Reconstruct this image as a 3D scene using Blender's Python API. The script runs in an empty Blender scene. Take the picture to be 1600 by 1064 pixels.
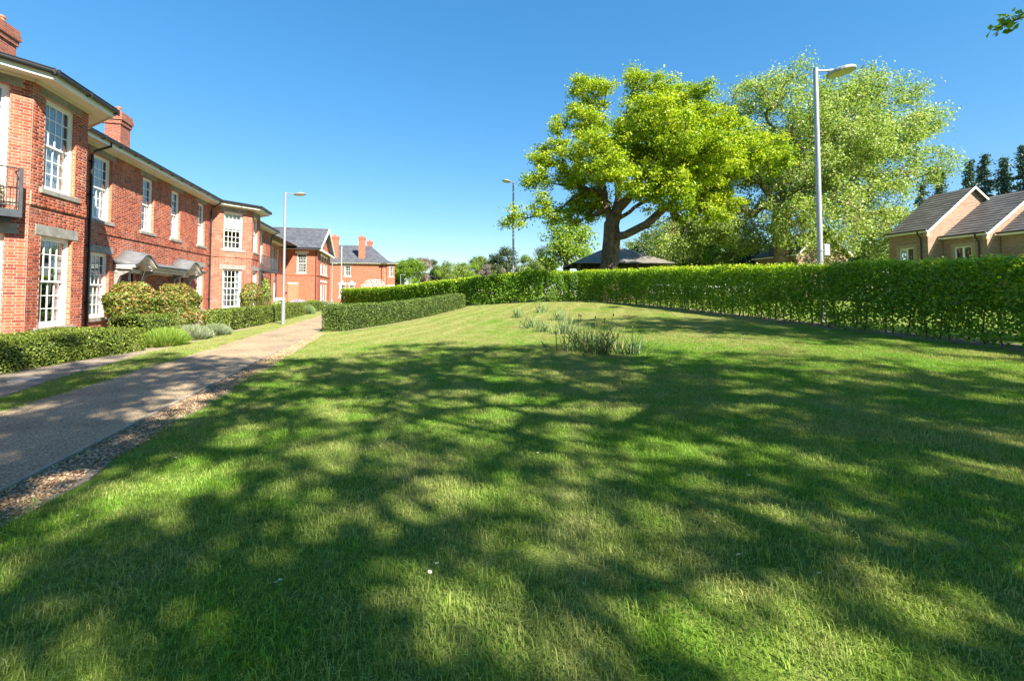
import bpy, math, random
import numpy as np
from mathutils import Vector, Matrix

# ------------------------------------------------------------------ camera
scene = bpy.context.scene
col = scene.collection
F, TH, PT, CX, HOR, CAMH = 712.0, math.radians(14.7), math.radians(2.2), 800.0, 459.0, 1.5
PY = HOR - F * math.tan(PT)
cam_d = bpy.data.cameras.new('camera'); cam = bpy.data.objects.new('camera', cam_d); col.objects.link(cam)
cam.location = (0, 0, CAMH)
cam.rotation_euler = (math.radians(90) + PT, 0, -TH)
cam_d.sensor_width = 36; cam_d.lens = F / 1600 * 36
cam_d.shift_y = -(532 - PY) / 1600
cam_d.clip_end = 5000; cam_d.clip_start = .05
scene.camera = cam

# ------------------------------------------------------------------ light
SUN_EL = math.radians(41); SUN_PHI = math.radians(64)      # azimuth from +X towards -Y
sv = Vector((math.cos(SUN_EL) * math.cos(SUN_PHI), -math.cos(SUN_EL) * math.sin(SUN_PHI), math.sin(SUN_EL)))
world = bpy.data.worlds.new('World'); scene.world = world; world.use_nodes = True
wn = world.node_tree.nodes; wl = world.node_tree.links
sky = wn.new('ShaderNodeTexSky'); sky.sky_type = 'NISHITA'; sky.sun_disc = False
sky.sun_elevation = SUN_EL; sky.sun_rotation = math.atan2(sv.x, sv.y)
sky.altitude = 0; sky.air_density = 1.0; sky.dust_density = 0.0; sky.ozone_density = 5.0
bg = wn['Background']; bg.inputs['Strength'].default_value = 0.085
hsv = wn.new('ShaderNodeHueSaturation'); hsv.inputs['Saturation'].default_value = 1.6; hsv.inputs['Value'].default_value = 1.52
gam = wn.new('ShaderNodeGamma'); gam.inputs[1].default_value = .6; wl.new(sky.outputs[0], gam.inputs[0]); wl.new(gam.outputs[0], hsv.inputs['Color']); wl.new(hsv.outputs[0], bg.inputs['Color'])
sl = bpy.data.lights.new('sun', 'SUN'); sl.energy = 5.0; sl.angle = math.radians(0.55); sl.color = (1.0, .93, .80)
sun = bpy.data.objects.new('sun', sl); col.objects.link(sun)
sun.rotation_euler = sv.to_track_quat('Z', 'Y').to_euler(); sun.location = (20, -40, 40)
vs = scene.view_settings
vs.view_transform = 'Standard'; vs.look = 'None'; vs.gamma = 1; vs.use_curve_mapping = False; vs.exposure = 1.65

rng = np.random.default_rng(7)
random.seed(7)

# ------------------------------------------------------------------ pixel -> direction helpers (distances come from planes / ground)
fw = np.array([math.sin(TH) * math.cos(PT), math.cos(TH) * math.cos(PT), math.sin(PT)])
rt = np.array([math.cos(TH), -math.sin(TH), 0.0]); upv = np.cross(rt, fw); CAM = np.array([0, 0, CAMH])
def ray(x, y): return fw + rt * (x - CX) / F - upv * (y - PY) / F
def on_x(x, y, X): d = ray(x, y); return CAM + d * X / d[0]
def on_y(x, y, Y): d = ray(x, y); return CAM + d * Y / d[1]
def at_depth(x, y, D): return CAM + ray(x, y) * D
def proj(p):
    v = np.asarray(p, float) - CAM; z = v @ fw
    return CX + F * (v @ rt) / z, PY - F * (v @ upv) / z, z

def terrain(x, y):
    x = np.asarray(x, float); y = np.asarray(y, float)
    t = np.clip((x + 2.4) / 14.4, 0, 1); s = t * t * (3 - 2 * t)
    r = np.interp(y, [0, 4, 8, 24, 29, 35, 300], [0, .16, .32, .90, 1.0, 1.02, 1.02])
    return s * r
def ground_hit(px, py):
    d = ray(px, py); z = 0.0
    for _ in range(12):
        p = CAM + d * (z - CAMH) / d[2]; z = .5 * z + .5 * float(terrain(p[0], p[1]))
    p[2] = float(terrain(p[0], p[1])); return p

# ------------------------------------------------------------------ object helpers
def tag(o, label=None, cat=None, group=None, kind=None):
    if label: o['label'] = label
    if cat: o['category'] = cat
    if group: o['group'] = group
    if kind: o['kind'] = kind
    return o
def adopt(o, p):
    o.parent = p
    if p is not None and p.type == 'EMPTY': o.matrix_parent_inverse = Matrix.Translation(-Vector(p.location))
def empty(name, loc, label, cat, group=None):
    o = bpy.data.objects.new(name, None); col.objects.link(o); o.location = loc
    o.empty_display_size = .2
    return tag(o, label, cat, group)
def link_mesh(name, me, mats, parent=None, smooth=False):
    o = bpy.data.objects.new(name, me); col.objects.link(o)
    if not me.materials:
        for m in (mats if isinstance(mats, (list, tuple)) else [mats]): me.materials.append(m)
    if smooth: me.polygons.foreach_set('use_smooth', [True] * len(me.polygons))
    if parent is not None: adopt(o, parent)
    return o
def np_mesh(name, V, Q, rnd=None, k=4):
    me = bpy.data.meshes.new(name); V = np.ascontiguousarray(V, np.float32); Q = np.ascontiguousarray(Q, np.int32)
    n = len(Q)
    me.vertices.add(len(V)); me.vertices.foreach_set('co', V.ravel())
    me.loops.add(n * k); me.loops.foreach_set('vertex_index', Q.ravel())
    me.polygons.add(n); me.polygons.foreach_set('loop_start', np.arange(0, n * k, k, dtype=np.int32))
    me.update(calc_edges=True)
    if rnd is not None:
        a = me.attributes.new('rnd', 'FLOAT', 'POINT'); a.data.foreach_set('value', np.ascontiguousarray(rnd, np.float32))
    return me
class Frame:
    """wall frame: u along the wall, w outwards, z up (world)"""
    def __init__(s, o, e):
        s.o = np.array([o[0], o[1]], float); v = np.array([e[0] - o[0], e[1] - o[1]], float)
        s.L = float(np.hypot(*v)); s.d = v / s.L; s.n = np.array([s.d[1], -s.d[0]])
        s.ang = math.atan2(s.d[1], s.d[0])
    def p(s, u, w, z): q = s.o + s.d * u + s.n * w; return (q[0], q[1], z)
W0 = Frame((0, 0), (1, 0))      # world frame: u = x, w = -y
class MB:
    def __init__(s): s.v = []; s.f = []; s.r = []
    def add(s, pts, faces, r=None):
        b = len(s.v); s.v += [tuple(map(float, p)) for p in pts]; s.f += [tuple(b + i for i in f) for f in faces]
        s.r += [random.random() if r is None else r] * len(pts)
    def box(s, fr, u0, u1, w0, w1, z0, z1, r=None):
        P = [fr.p(u, w, z) for z in (z0, z1) for w in (w0, w1) for u in (u0, u1)]
        s.add(P, [(0, 1, 3, 2), (4, 6, 7, 5), (0, 4, 5, 1), (2, 3, 7, 6), (0, 2, 6, 4), (1, 5, 7, 3)], r)
    def wbox(s, x0, x1, y0, y1, z0, z1, r=None): s.box(W0, x0, x1, -y1, -y0, z0, z1, r)
    def poly(s, pts): s.add(pts, [tuple(range(len(pts)))])
    def slab(s, pts, t):
        """polygon extruded down by t"""
        n = len(pts); lo = [(p[0], p[1], p[2] - t) for p in pts]
        s.add(list(pts) + lo, [tuple(range(n)), tuple(range(2 * n - 1, n - 1, -1))] + [(i, n + i, n + (i + 1) % n, (i + 1) % n) for i in range(n)])
    def tube(s, pts, rs, k=8, cap=True):
        if not isinstance(rs, (list, tuple)): rs = [rs] * len(pts)
        pts = [Vector(p) for p in pts]; rings = []
        for i, p in enumerate(pts):
            d = (pts[min(i + 1, len(pts) - 1)] - pts[max(i - 1, 0)]).normalized()
            ref = Vector((0, 0, 1)) if abs(d.z) < .9 else Vector((1, 0, 0))
            a = d.cross(ref).normalized(); b = d.cross(a)
            rings.append([p + (a * math.cos(t) + b * math.sin(t)) * rs[i] for t in [2 * math.pi * j / k for j in range(k)]])
        P = [q for r in rings for q in r]; fs = []
        for i in range(len(pts) - 1):
            for j in range(k): fs.append((i * k + j, i * k + (j + 1) % k, (i + 1) * k + (j + 1) % k, (i + 1) * k + j))
        if cap: fs += [tuple(range(k - 1, -1, -1)), tuple(range((len(pts) - 1) * k, len(pts) * k))]
        s.add(P, fs)
    def build(s, name, mat, parent=None, smooth=False, bevel=0, kind=None):
        me = bpy.data.meshes.new(name); me.from_pydata(s.v, [], s.f)
        a = me.attributes.new('rnd', 'FLOAT', 'POINT'); a.data.foreach_set('value', np.array(s.r, np.float32))
        o = link_mesh(name, me, mat, parent, smooth)
        if bevel:
            b = o.modifiers.new('bevel', 'BEVEL'); b.width = bevel; b.segments = 2; b.limit_method = 'ANGLE'
        if kind: o['kind'] = kind
        return o

# ------------------------------------------------------------------ materials
def new_mat(name):
    m = bpy.data.materials.new(name); m.use_nodes = True
    nt = m.node_tree; b = nt.nodes['Principled BSDF']; return m, nt, b
def node(nt, t, **kw):
    n = nt.nodes.new(t)
    for k, v in kw.items():
        if k in n.inputs.keys(): n.inputs[k].default_value = v
        else: setattr(n, k, v)
    return n
def ramp(nt, stops, fac=None, interp='LINEAR'):
    r = nt.nodes.new('ShaderNodeValToRGB'); r.color_ramp.interpolation = interp
    e = r.color_ramp.elements
    while len(e) < len(stops): e.new(.5)
    for i, (p, c) in enumerate(stops): e[i].position = p; e[i].color = (*c, 1) if len(c) == 3 else c
    if fac is not None: nt.links.new(fac, r.inputs[0])
    return r
def wpos(nt): return nt.nodes.new('ShaderNodeNewGeometry').outputs['Position']
def noise(nt, scale, detail=3, rough=.55, vec=None, dim='3D'):
    n = nt.nodes.new('ShaderNodeTexNoise'); n.inputs['Scale'].default_value = scale; n.inputs['Detail'].default_value = detail
    n.inputs['Roughness'].default_value = rough
    nt.links.new(vec if vec is not None else wpos(nt), n.inputs['Vector']); return n.outputs['Fac']
def mixc(nt, fac, a, b, mode='MIX'):
    m = nt.nodes.new('ShaderNodeMix'); m.data_type = 'RGBA'; m.blend_type = mode
    for i, v in ((0, fac), (6, a), (7, b)):
        if hasattr(v, 'is_linked'): nt.links.new(v, m.inputs[i])
        elif i == 0: m.inputs[0].default_value = v
        else: m.inputs[i].default_value = (*v, 1)
    return m.outputs[2]
def math_n(nt, op, a, b=None, c=None):
    m = nt.nodes.new('ShaderNodeMath'); m.operation = op
    for i, v in enumerate((a, b, c)):
        if v is None: continue
        if hasattr(v, 'is_linked'): nt.links.new(v, m.inputs[i])
        else: m.inputs[i].default_value = v
    return m.outputs[0]
def bump(nt, b, h, strength=.3, dist=.01):
    n = nt.nodes.new('ShaderNodeBump'); n.inputs['Strength'].default_value = strength; n.inputs['Distance'].default_value = dist
    nt.links.new(h, n.inputs['Height']); nt.links.new(n.outputs[0], b.inputs['Normal'])
def attr(nt, name='rnd'):
    a = nt.nodes.new('ShaderNodeAttribute'); a.attribute_name = name; return a.outputs['Fac']
def simple(name, c, rough=.6, var=.12, scale=6, metal=0, bmp=0, spec=.5):
    m, nt, b = new_mat(name); n = noise(nt, scale, 5)
    lo = tuple(max(0, x * (1 - var)) for x in c); hi = tuple(min(1, x * (1 + var)) for x in c)
    r = ramp(nt, [(.3, lo), (.7, hi)], n); nt.links.new(r.outputs[0], b.inputs['Base Color'])
    b.inputs['Roughness'].default_value = rough; b.inputs['Metallic'].default_value = metal
    b.inputs['Specular IOR Level'].default_value = spec
    if bmp: bump(nt, b, noise(nt, scale * 8, 4), bmp, .01)
    return m
def leaf_mat(name, stops, trans=.35, tcol=(1.15, 1.1, .5), rough=.45, spec=.4, big=.25, bigscale=.5):
    """leaf colour by per-leaf random value, drifting slowly through the crown"""
    m, nt, b = new_mat(name)
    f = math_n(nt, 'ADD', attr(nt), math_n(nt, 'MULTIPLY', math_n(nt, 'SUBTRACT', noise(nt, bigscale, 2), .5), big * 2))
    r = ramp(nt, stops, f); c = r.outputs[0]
    nt.links.new(c, b.inputs['Base Color']); b.inputs['Roughness'].default_value = rough; b.inputs['Specular IOR Level'].default_value = spec
    t = nt.nodes.new('ShaderNodeBsdfTranslucent'); nt.links.new(mixc(nt, 1.0, c, tcol, 'MULTIPLY'), t.inputs['Color'])
    mx = nt.nodes.new('ShaderNodeMixShader'); mx.inputs[0].default_value = trans
    nt.links.new(b.outputs[0], mx.inputs[1]); nt.links.new(t.outputs[0], mx.inputs[2])
    nt.links.new(mx.outputs[0], nt.nodes['Material Output'].inputs['Surface'])
    return m

BRICK_STOPS = [(0, (.17, .045, .032)), (.16, (.30, .07, .042)), (.4, (.40, .085, .043)), (.62, (.45, .11, .054)), (.82, (.49, .14, .073)), (1, (.33, .10, .065))]
def brick_mat():
    m, nt, b = new_mat('brick_clay')
    oi = nt.nodes.new('ShaderNodeObjectInfo')
    f = math_n(nt, 'FRACT', math_n(nt, 'ADD', attr(nt), oi.outputs['Random']))
    f = math_n(nt, 'ADD', f, math_n(nt, 'MULTIPLY', math_n(nt, 'SUBTRACT', noise(nt, 25, 4), .5), .35))
    r = ramp(nt, BRICK_STOPS, f)
    c = mixc(nt, math_n(nt, 'MULTIPLY', ramp(nt, [(.52, (0, 0, 0)), (.75, (1, 1, 1))], noise(nt, 1.1, 4, .65)).outputs[0], .38), r.outputs[0], (.62, .45, .36))
    mp = nt.nodes.new('ShaderNodeMapping'); mp.inputs['Scale'].default_value = (1.6, 1.6, .22); nt.links.new(wpos(nt), mp.inputs[0])
    stain = ramp(nt, [(.42, (1, 1, 1)), (.72, (.62, .58, .56))], noise(nt, 1.4, 5, .6, mp.outputs[0])).outputs[0]
    c = mixc(nt, 1.0, c, stain, 'MULTIPLY')
    nt.links.new(c, b.inputs['Base Color']); b.inputs['Roughness'].default_value = .85; b.inputs['Specular IOR Level'].default_value = .25
    bump(nt, b, noise(nt, 140, 4), .5, .004); return m
def brick_tex(name, stops, mortar, bw=.225, bh=.075):
    """brick pattern for walls too far away to tell the bricks apart"""
    m, nt, b = new_mat(name)
    sp = nt.nodes.new('ShaderNodeSeparateXYZ'); nt.links.new(wpos(nt), sp.inputs[0])
    cb = nt.nodes.new('ShaderNodeCombineXYZ'); nt.links.new(math_n(nt, 'ADD', sp.outputs[0], sp.outputs[1]), cb.inputs[0]); nt.links.new(sp.outputs[2], cb.inputs[1])
    t = nt.nodes.new('ShaderNodeTexBrick'); nt.links.new(cb.outputs[0], t.inputs['Vector'])
    t.inputs['Scale'].default_value = 1; t.inputs['Brick Width'].default_value = bw; t.inputs['Row Height'].default_value = bh
    t.inputs['Mortar Size'].default_value = .006; t.inputs['Mortar Smooth'].default_value = .1
    t.inputs['Color1'].default_value = (0, 0, 0, 1); t.inputs['Color2'].default_value = (1, 1, 1, 1); t.inputs['Mortar'].default_value = (.5, .5, .5, 1)
    f = math_n(nt, 'ADD', math_n(nt, 'MULTIPLY', t.outputs['Color'], .7), math_n(nt, 'MULTIPLY', noise(nt, .9, 5), .35))
    c = mixc(nt, t.outputs['Fac'], ramp(nt, stops, f).outputs[0], mortar)
    nt.links.new(c, b.inputs['Base Color']); b.inputs['Roughness'].default_value = .88; b.inputs['Specular IOR Level'].default_value = .25
    return m
def slate_mat(name, stops, rw=.3, rh=.2, axis='xy'):
    m, nt, b = new_mat(name)
    sp = nt.nodes.new('ShaderNodeSeparateXYZ'); nt.links.new(wpos(nt), sp.inputs[0])
    cb = nt.nodes.new('ShaderNodeCombineXYZ'); nt.links.new(math_n(nt, 'ADD', sp.outputs[0], math_n(nt, 'MULTIPLY', sp.outputs[1], .7)), cb.inputs[0])
    nt.links.new(math_n(nt, 'MULTIPLY', sp.outputs[2], 1.7), cb.inputs[1])
    t = nt.nodes.new('ShaderNodeTexBrick'); nt.links.new(cb.outputs[0], t.inputs['Vector'])
    t.inputs['Scale'].default_value = 1; t.inputs['Brick Width'].default_value = rw; t.inputs['Row Height'].default_value = rh
    t.inputs['Mortar Size'].default_value = .008
    t.inputs['Color1'].default_value = (0, 0, 0, 1); t.inputs['Color2'].default_value = (1, 1, 1, 1); t.inputs['Mortar'].default_value = (0, 0, 0, 1)
    f = math_n(nt, 'ADD', math_n(nt, 'MULTIPLY', t.outputs['Color'], .55), math_n(nt, 'MULTIPLY', noise(nt, .8, 5), .5))
    nt.links.new(ramp(nt, stops, f).outputs[0], b.inputs['Base Color']); b.inputs['Roughness'].default_value = .6
    bump(nt, b, t.outputs['Fac'], -.4, .02); return m
def glass_mat():
    m, nt, b = new_mat('window_glass')
    gl = nt.nodes.new('ShaderNodeBsdfGlossy'); gl.inputs['Roughness'].default_value = .01
    bump_n = nt.nodes.new('ShaderNodeBump'); bump_n.inputs['Strength'].default_value = .04; bump_n.inputs['Distance'].default_value = .02
    nt.links.new(noise(nt, 3, 1), bump_n.inputs['Height']); nt.links.new(bump_n.outputs[0], gl.inputs['Normal'])
    tr = nt.nodes.new('ShaderNodeBsdfTransparent'); tr.inputs['Color'].default_value = (.8, .86, .86, 1)
    fr = nt.nodes.new('ShaderNodeLayerWeight'); fr.inputs['Blend'].default_value = .5
    refl = math_n(nt, 'ADD', .10, math_n(nt, 'MULTIPLY', math_n(nt, 'POWER', fr.outputs['Facing'], 2.2), .75))
    mx = nt.nodes.new('ShaderNodeMixShader'); nt.links.new(refl, mx.inputs[0])
    nt.links.new(tr.outputs[0], mx.inputs[1]); nt.links.new(gl.outputs[0], mx.inputs[2])
    nt.links.new(mx.outputs[0], nt.nodes['Material Output'].inputs['Surface']); return m

M = {}
M['brick'] = brick_mat()
M['mortar'] = simple('lime_mortar', (.44, .31, .24), .95, .18, 12, bmp=.3)
M['brick_far'] = brick_tex('red_brickwork', [(0, (.34, .085, .045)), (.5, (.47, .125, .06)), (1, (.55, .19, .10))], (.55, .36, .27))
M['brick_far2'] = brick_tex('orange_brickwork', [(0, (.28, .062, .034)), (.5, (.37, .088, .045)), (1, (.45, .13, .068))], (.44, .24, .17))
M['brick_old'] = brick_tex('old_chimney_brickwork', [(0, (.15, .05, .035)), (.5, (.25, .072, .045)), (1, (.36, .11, .065))], (.34, .24, .19))
M['buff'] = brick_tex('buff_brickwork', [(0, (.19, .12, .078)), (.5, (.27, .175, .115)), (1, (.35, .235, .16))], (.33, .27, .215))
M['stone'] = simple('grey_sandstone', (.25, .235, .21), .9, .28, 5, bmp=.4)
M['stone_pale'] = simple('pale_limestone', (.62, .58, .5), .85, .12, 4, bmp=.2)
M['buff_stone'] = simple('buff_sandstone', (.36, .28, .185), .9, .15, 5)
M['paving'] = simple('dusty_paving', (.42, .36, .29), .9, .2, 8, bmp=.3)
M['white'] = simple('white_paint', (.80, .79, .76), .45, .04, 3)
M['cream'] = simple('cream_soffit_paint', (.70, .64, .54), .6, .06, 3)
M['black'] = simple('black_gutter_plastic', (.022, .023, .026), .35, .2, 8)
M['iron'] = simple('dark_blue_grey_iron', (.05, .058, .07), .45, .2, 8)
M['glass'] = glass_mat()
M['curtain'] = simple('net_curtain', (.34, .37, .40), .9, .06, 4)
M['blind'] = simple('pale_roller_blind', (.72, .72, .70), .9, .04, 4)
M['room'] = simple('dim_room_wall', (.12, .11, .10), .9, .2, 1)
M['slate'] = slate_mat('blue_grey_slate', [(0, (.035, .037, .042)), (.5, (.075, .078, .088)), (1, (.13, .13, .14))])
M['tile'] = slate_mat('grey_brown_roof_tile', [(0, (.055, .05, .049)), (.5, (.105, .097, .094)), (1, (.17, .158, .15))], .33, .30)
M['shake'] = slate_mat('weathered_shingle', [(0, (.09, .075, .065)), (.5, (.17, .15, .13)), (1, (.26, .23, .2))], .25, .2)
M['lead'] = simple('grey_lead_sheet', (.27, .28, .30), .5, .2, 4)
M['slate_plain'] = simple('dark_lead_canopy', (.13, .133, .14), .85, .25, 4)
M['pot'] = simple('terracotta', (.45, .17, .09), .8, .2, 8)
M['steel'] = simple('galvanised_steel', (.40, .41, .42), .42, .10, 5, metal=.55)
M['steel_dark'] = simple('grey_lantern_casting', (.30, .31, .33), .45, .1, 5, metal=.3)
M['diffuser'] = simple('yellowed_lamp_diffuser', (.55, .50, .30), .25, .06, 6)
M['bark'] = simple('oak_bark', (.13, .095, .066), .95, .6, 3.5, spec=.15)
bk_ = M['bark'].node_tree; mpb = bk_.nodes.new('ShaderNodeMapping'); mpb.inputs['Scale'].default_value = (1, 1, .3); bk_.links.new(wpos(bk_), mpb.inputs[0])
bump(bk_, bk_.nodes['Principled BSDF'], noise(bk_, 9, 5, .65, mpb.outputs[0]), 1.0, .12)
M['bark_pale'] = simple('flaking_plane_bark', (.22, .17, .12), .95, .5, 2.5, bmp=.8, spec=.15)
M['twig'] = simple('brown_twig', (.12, .085, .06), .9, .3, 6)
M['door'] = simple('dark_red_door_paint', (.16, .05, .045), .5, .15, 4)
M['wood'] = simple('weathered_edging_board', (.30, .25, .19), .9, .25, 9, bmp=.4)

LEAF = dict(
    oak=leaf_mat('oak_leaf', [(0, (.10, .20, .012)), (.35, (.23, .36, .018)), (.7, (.39, .49, .025)), (1, (.60, .60, .05))], .5, (1.25, 1.2, .45), big=.3, bigscale=.35),
    plane=leaf_mat('plane_leaf', [(0, (.11, .19, .03)), (.3, (.23, .35, .06)), (.65, (.37, .47, .11)), (1, (.64, .65, .35))], .45, (1.1, 1.1, .6), big=.25, bigscale=.35),
    beech=leaf_mat('hedge_leaf', [(0, (.07, .18, .014)), (.4, (.165, .33, .02)), (.75, (.34, .50, .03)), (1, (.60, .62, .055))], .45, (1.25, 1.2, .4), big=.25, bigscale=1.5),
    box=leaf_mat('clipped_evergreen_leaf', [(0, (.06, .10, .014)), (.4, (.13, .19, .025)), (.75, (.25, .30, .045)), (1, (.40, .42, .09))], .25, (1.1, 1.1, .5), big=.3, bigscale=1.2),
    box2=leaf_mat('dark_clipped_evergreen_leaf', [(0, (.045, .085, .016)), (.4, (.10, .165, .028)), (.75, (.18, .25, .045)), (1, (.32, .37, .08))], .25, (1.1, 1.1, .5), big=.3, bigscale=1.2),
    photinia=leaf_mat('photinia_leaf', [(0, (.03, .07, .012)), (.3, (.10, .16, .02)), (.58, (.19, .24, .035)), (.76, (.30, .22, .05)), (.9, (.38, .14, .05)), (1, (.46, .36, .18))], .25, (1.1, 1, .6), rough=.5, spec=.35, big=.15, bigscale=2),
    conifer=leaf_mat('dark_conifer_needles', [(0, (.02, .05, .03)), (.5, (.05, .10, .055)), (1, (.13, .19, .09))], .15, (1, 1, .7), big=.2),
    far=leaf_mat('distant_tree_leaf', [(0, (.07, .12, .02)), (.5, (.17, .25, .045)), (1, (.34, .40, .09))], .35, (1.1, 1.1, .6), big=.3, bigscale=.08),
    far_dark=leaf_mat('distant_dark_tree_leaf', [(0, (.03, .05, .02)), (.5, (.065, .10, .035)), (1, (.14, .17, .06))], .25, (1.1, 1.1, .6), big=.3, bigscale=.08),
    far_bright=leaf_mat('distant_fresh_leaf', [(0, (.09, .18, .015)), (.5, (.22, .36, .035)), (1, (.42, .52, .07))], .52, (1.1, 1.1, .5), big=.3, bigscale=.08),
    far_bare=leaf_mat('distant_bare_twig', [(0, (.16, .13, .10)), (.5, (.26, .21, .17)), (1, (.34, .30, .22))], .2, (1, 1, .9)),
    blossom=leaf_mat('white_blossom', [(0, (.55, .50, .46)), (.5, (.75, .70, .66)), (1, (.8, .78, .75))], .3, (1, 1, 1)),
    lime=leaf_mat('lime_green_herb', [(0, (.10, .19, .02)), (.5, (.22, .34, .05)), (1, (.36, .45, .10))], .35, (1.1, 1.1, .5)),
    lavender=leaf_mat('grey_lavender', [(0, (.12, .18, .07)), (.5, (.25, .31, .15)), (.8, (.36, .38, .27)), (1, (.44, .40, .42))], .25, (1, 1, .8)),
    lilac=leaf_mat('pale_lilac_flower', [(0, (.20, .24, .14)), (.4, (.38, .34, .45)), (1, (.6, .54, .68))], .25, (1, 1, 1)),
    strap=leaf_mat('strap_leaf', [(0, (.035, .08, .022)), (.45, (.085, .15, .045)), (.8, (.18, .24, .09)), (.92, (.36, .31, .15)), (1, (.42, .32, .16))], .3, (1.1, 1.1, .6)),
    young=leaf_mat('strap_leaf_pale', [(0, (.10, .17, .06)), (.5, (.20, .28, .11)), (1, (.36, .40, .19))], .3, (1.1, 1.1, .6)),
)

# ------------------------------------------------------------------ ground
def soil_grass_mat():
    """soil and thatch seen between the blades; short turf where the blades end"""
    m, nt, b = new_mat('turf')
    big = noise(nt, .35, 4); fine = noise(nt, 14, 5, .7); mid = noise(nt, 2.2, 4)
    c1 = ramp(nt, [(.25, (.05, .09, .012)), (.5, (.11, .18, .02)), (.75, (.20, .26, .045))], fine).outputs[0]
    c2 = ramp(nt, [(.3, (.17, .16, .06)), (.7, (.30, .27, .12))], fine).outputs[0]
    f = ramp(nt, [(.46, (0, 0, 0)), (.66, (.8, .8, .8))], math_n(nt, 'ADD', math_n(nt, 'MULTIPLY', big, .6), math_n(nt, 'MULTIPLY', mid, .4))).outputs[0]
    nt.links.new(mixc(nt, f, c1, c2), b.inputs['Base Color']); b.inputs['Roughness'].default_value = .95; b.inputs['Specular IOR Level'].default_value = .1
    bump(nt, b, noise(nt, 60, 4), .8, .03); return m
M['turf'] = soil_grass_mat()
xs = np.concatenate([[-900, -400, -200, -110, -60, -40], np.arange(-28, 44, .8), [50, 60, 80, 120, 200, 400, 900]])
ys = np.concatenate([[-900, -300, -120, -60, -30, -15], np.arange(-8, 72, .8), [80, 100, 140, 200, 300, 500, 900, 1500]])
GX, GY = np.meshgrid(xs, ys, indexing='ij'); GZ = terrain(GX, GY)
nx, ny = GX.shape; idx = np.arange(nx * ny).reshape(nx, ny)
Q = np.stack([idx[:-1, :-1], idx[1:, :-1], idx[1:, 1:], idx[:-1, 1:]], -1).reshape(-1, 4)
g = link_mesh('ground', np_mesh('ground', np.stack([GX, GY, GZ], -1).reshape(-1, 3), Q), M['turf'], smooth=True); tag(g, kind='structure')

def path_mat():
    m, nt, b = new_mat('bound_gravel_path')
    v = nt.nodes.new('ShaderNodeTexVoronoi'); v.inputs['Scale'].default_value = 95; nt.links.new(wpos(nt), v.inputs['Vector'])
    sp = nt.nodes.new('ShaderNodeSeparateColor'); nt.links.new(v.outputs['Color'], sp.inputs[0])
    chips = ramp(nt, [(0, (.13, .10, .07)), (.3, (.225, .17, .112)), (.6, (.34, .255, .16)), (.85, (.44, .335, .215)), (1, (.60, .50, .36))], sp.outputs[0]).outputs[0]
    big = ramp(nt, [(.32, (.70, .67, .62)), (.5, (.95, .92, .84)), (.68, (1.12, 1.08, .96))], noise(nt, .9, 4)).outputs[0]
    nt.links.new(mixc(nt, 1, chips, big, 'MULTIPLY'), b.inputs['Base Color']); b.inputs['Roughness'].default_value = .85
    bump(nt, b, v.outputs['Distance'], -.7, .012); return m
M['path'] = path_mat()
def soil_mat():
    m, nt, b = new_mat('dry_soil')
    n = noise(nt, 22, 6, .7)
    nt.links.new(ramp(nt, [(.3, (.17, .125, .09)), (.55, (.30, .235, .175)), (.75, (.42, .34, .26))], n).outputs[0], b.inputs['Base Color'])
    b.inputs['Roughness'].default_value = .95; bump(nt, b, noise(nt, 45, 5), .9, .02); return m
M['soil'] = soil_mat()
def sheet(name, outline, z, mat, kind='structure'):
    mb = MB(); mb.slab([(x, y, z) for x, y in outline], .12); o = mb.build(name, mat); o['kind'] = kind; return o
def wob(y, a=.02, s=0): return a * (math.sin(y * 2.1 + s) + .6 * math.sin(y * 5.3 + s * 2))
yy = list(np.arange(-4, 54.1, .5))
def verge(y): return float(np.interp(y, [8, 11, 14, 20, 54], [-5.5, -5.75, -5.98, -5.9, -5.85]))
sheet('path', [(-4.8 + wob(y, .025, 1), y) for y in reversed(yy)] + [(-2.84, y) for y in yy], .006, M['path'])
sheet('planting_bed_soil', [(-10.4, 53)] + [(-10.4, -4)] + [(verge(y) + wob(y, .04, 3), y) for y in yy[:-2]], .012, M['soil'])
sheet('gravel_bed', [(-2.80, y) for y in reversed(yy[:47])] + [(-2.42 + wob(y, .05, 5), y) for y in yy[:47]], .004, M['soil'])
# soil strip under the hedges
sheet('hedge_bed_soil', [(14.2, 20), (14.2, -6), (12.95, -6), (12.95, 20)][::-1], 0, M['soil'])
o = bpy.data.objects['hedge_bed_soil']
bpy.data.objects.remove(o)
def ribbon(name, centre, hw, mat, dz=.02, n=60):
    P = np.array(centre, float); t = np.linspace(0, len(P) - 1, n)
    X = np.interp(t, range(len(P)), P[:, 0]); Y = np.interp(t, range(len(P)), P[:, 1])
    dx, dy = np.gradient(X), np.gradient(Y); L = np.hypot(dx, dy); nxx, nyy = dy / L, -dx / L
    V = []; Qs = []
    for i in range(n):
        for j in range(5):
            w = hw * (j / 2 - 1) * (1 + .12 * math.sin(i * 1.7 + j)); x, y = X[i] + nxx[i] * w, Y[i] + nyy[i] * w
            V.append((x, y, float(terrain(x, y)) + dz))
    for i in range(n - 1):
        for j in range(4): Qs.append((i * 5 + j, i * 5 + j + 1, i * 5 + j + 6, i * 5 + j + 5))
    o = link_mesh(name, np_mesh(name, np.array(V), np.array(Qs)), mat, smooth=True); o['kind'] = 'structure'; return o
HEDGE_R = [(13.52, -7), (13.52, 8), (13.52, 20), (13.35, 23.5), (12.6, 26), (11.3, 27.9), (10.2, 28.9)]
HEDGE_B = [(10.0, 29.0), (7.4, 31.6), (4.9, 34.6), (2.2, 40), (-1.2, 48), (-5.6, 58.6)]
HEDGE_C = [(-2.25, 19.35), (-.6, 22.2), (1.6, 26.0), (4.4, 31.4)]
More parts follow.
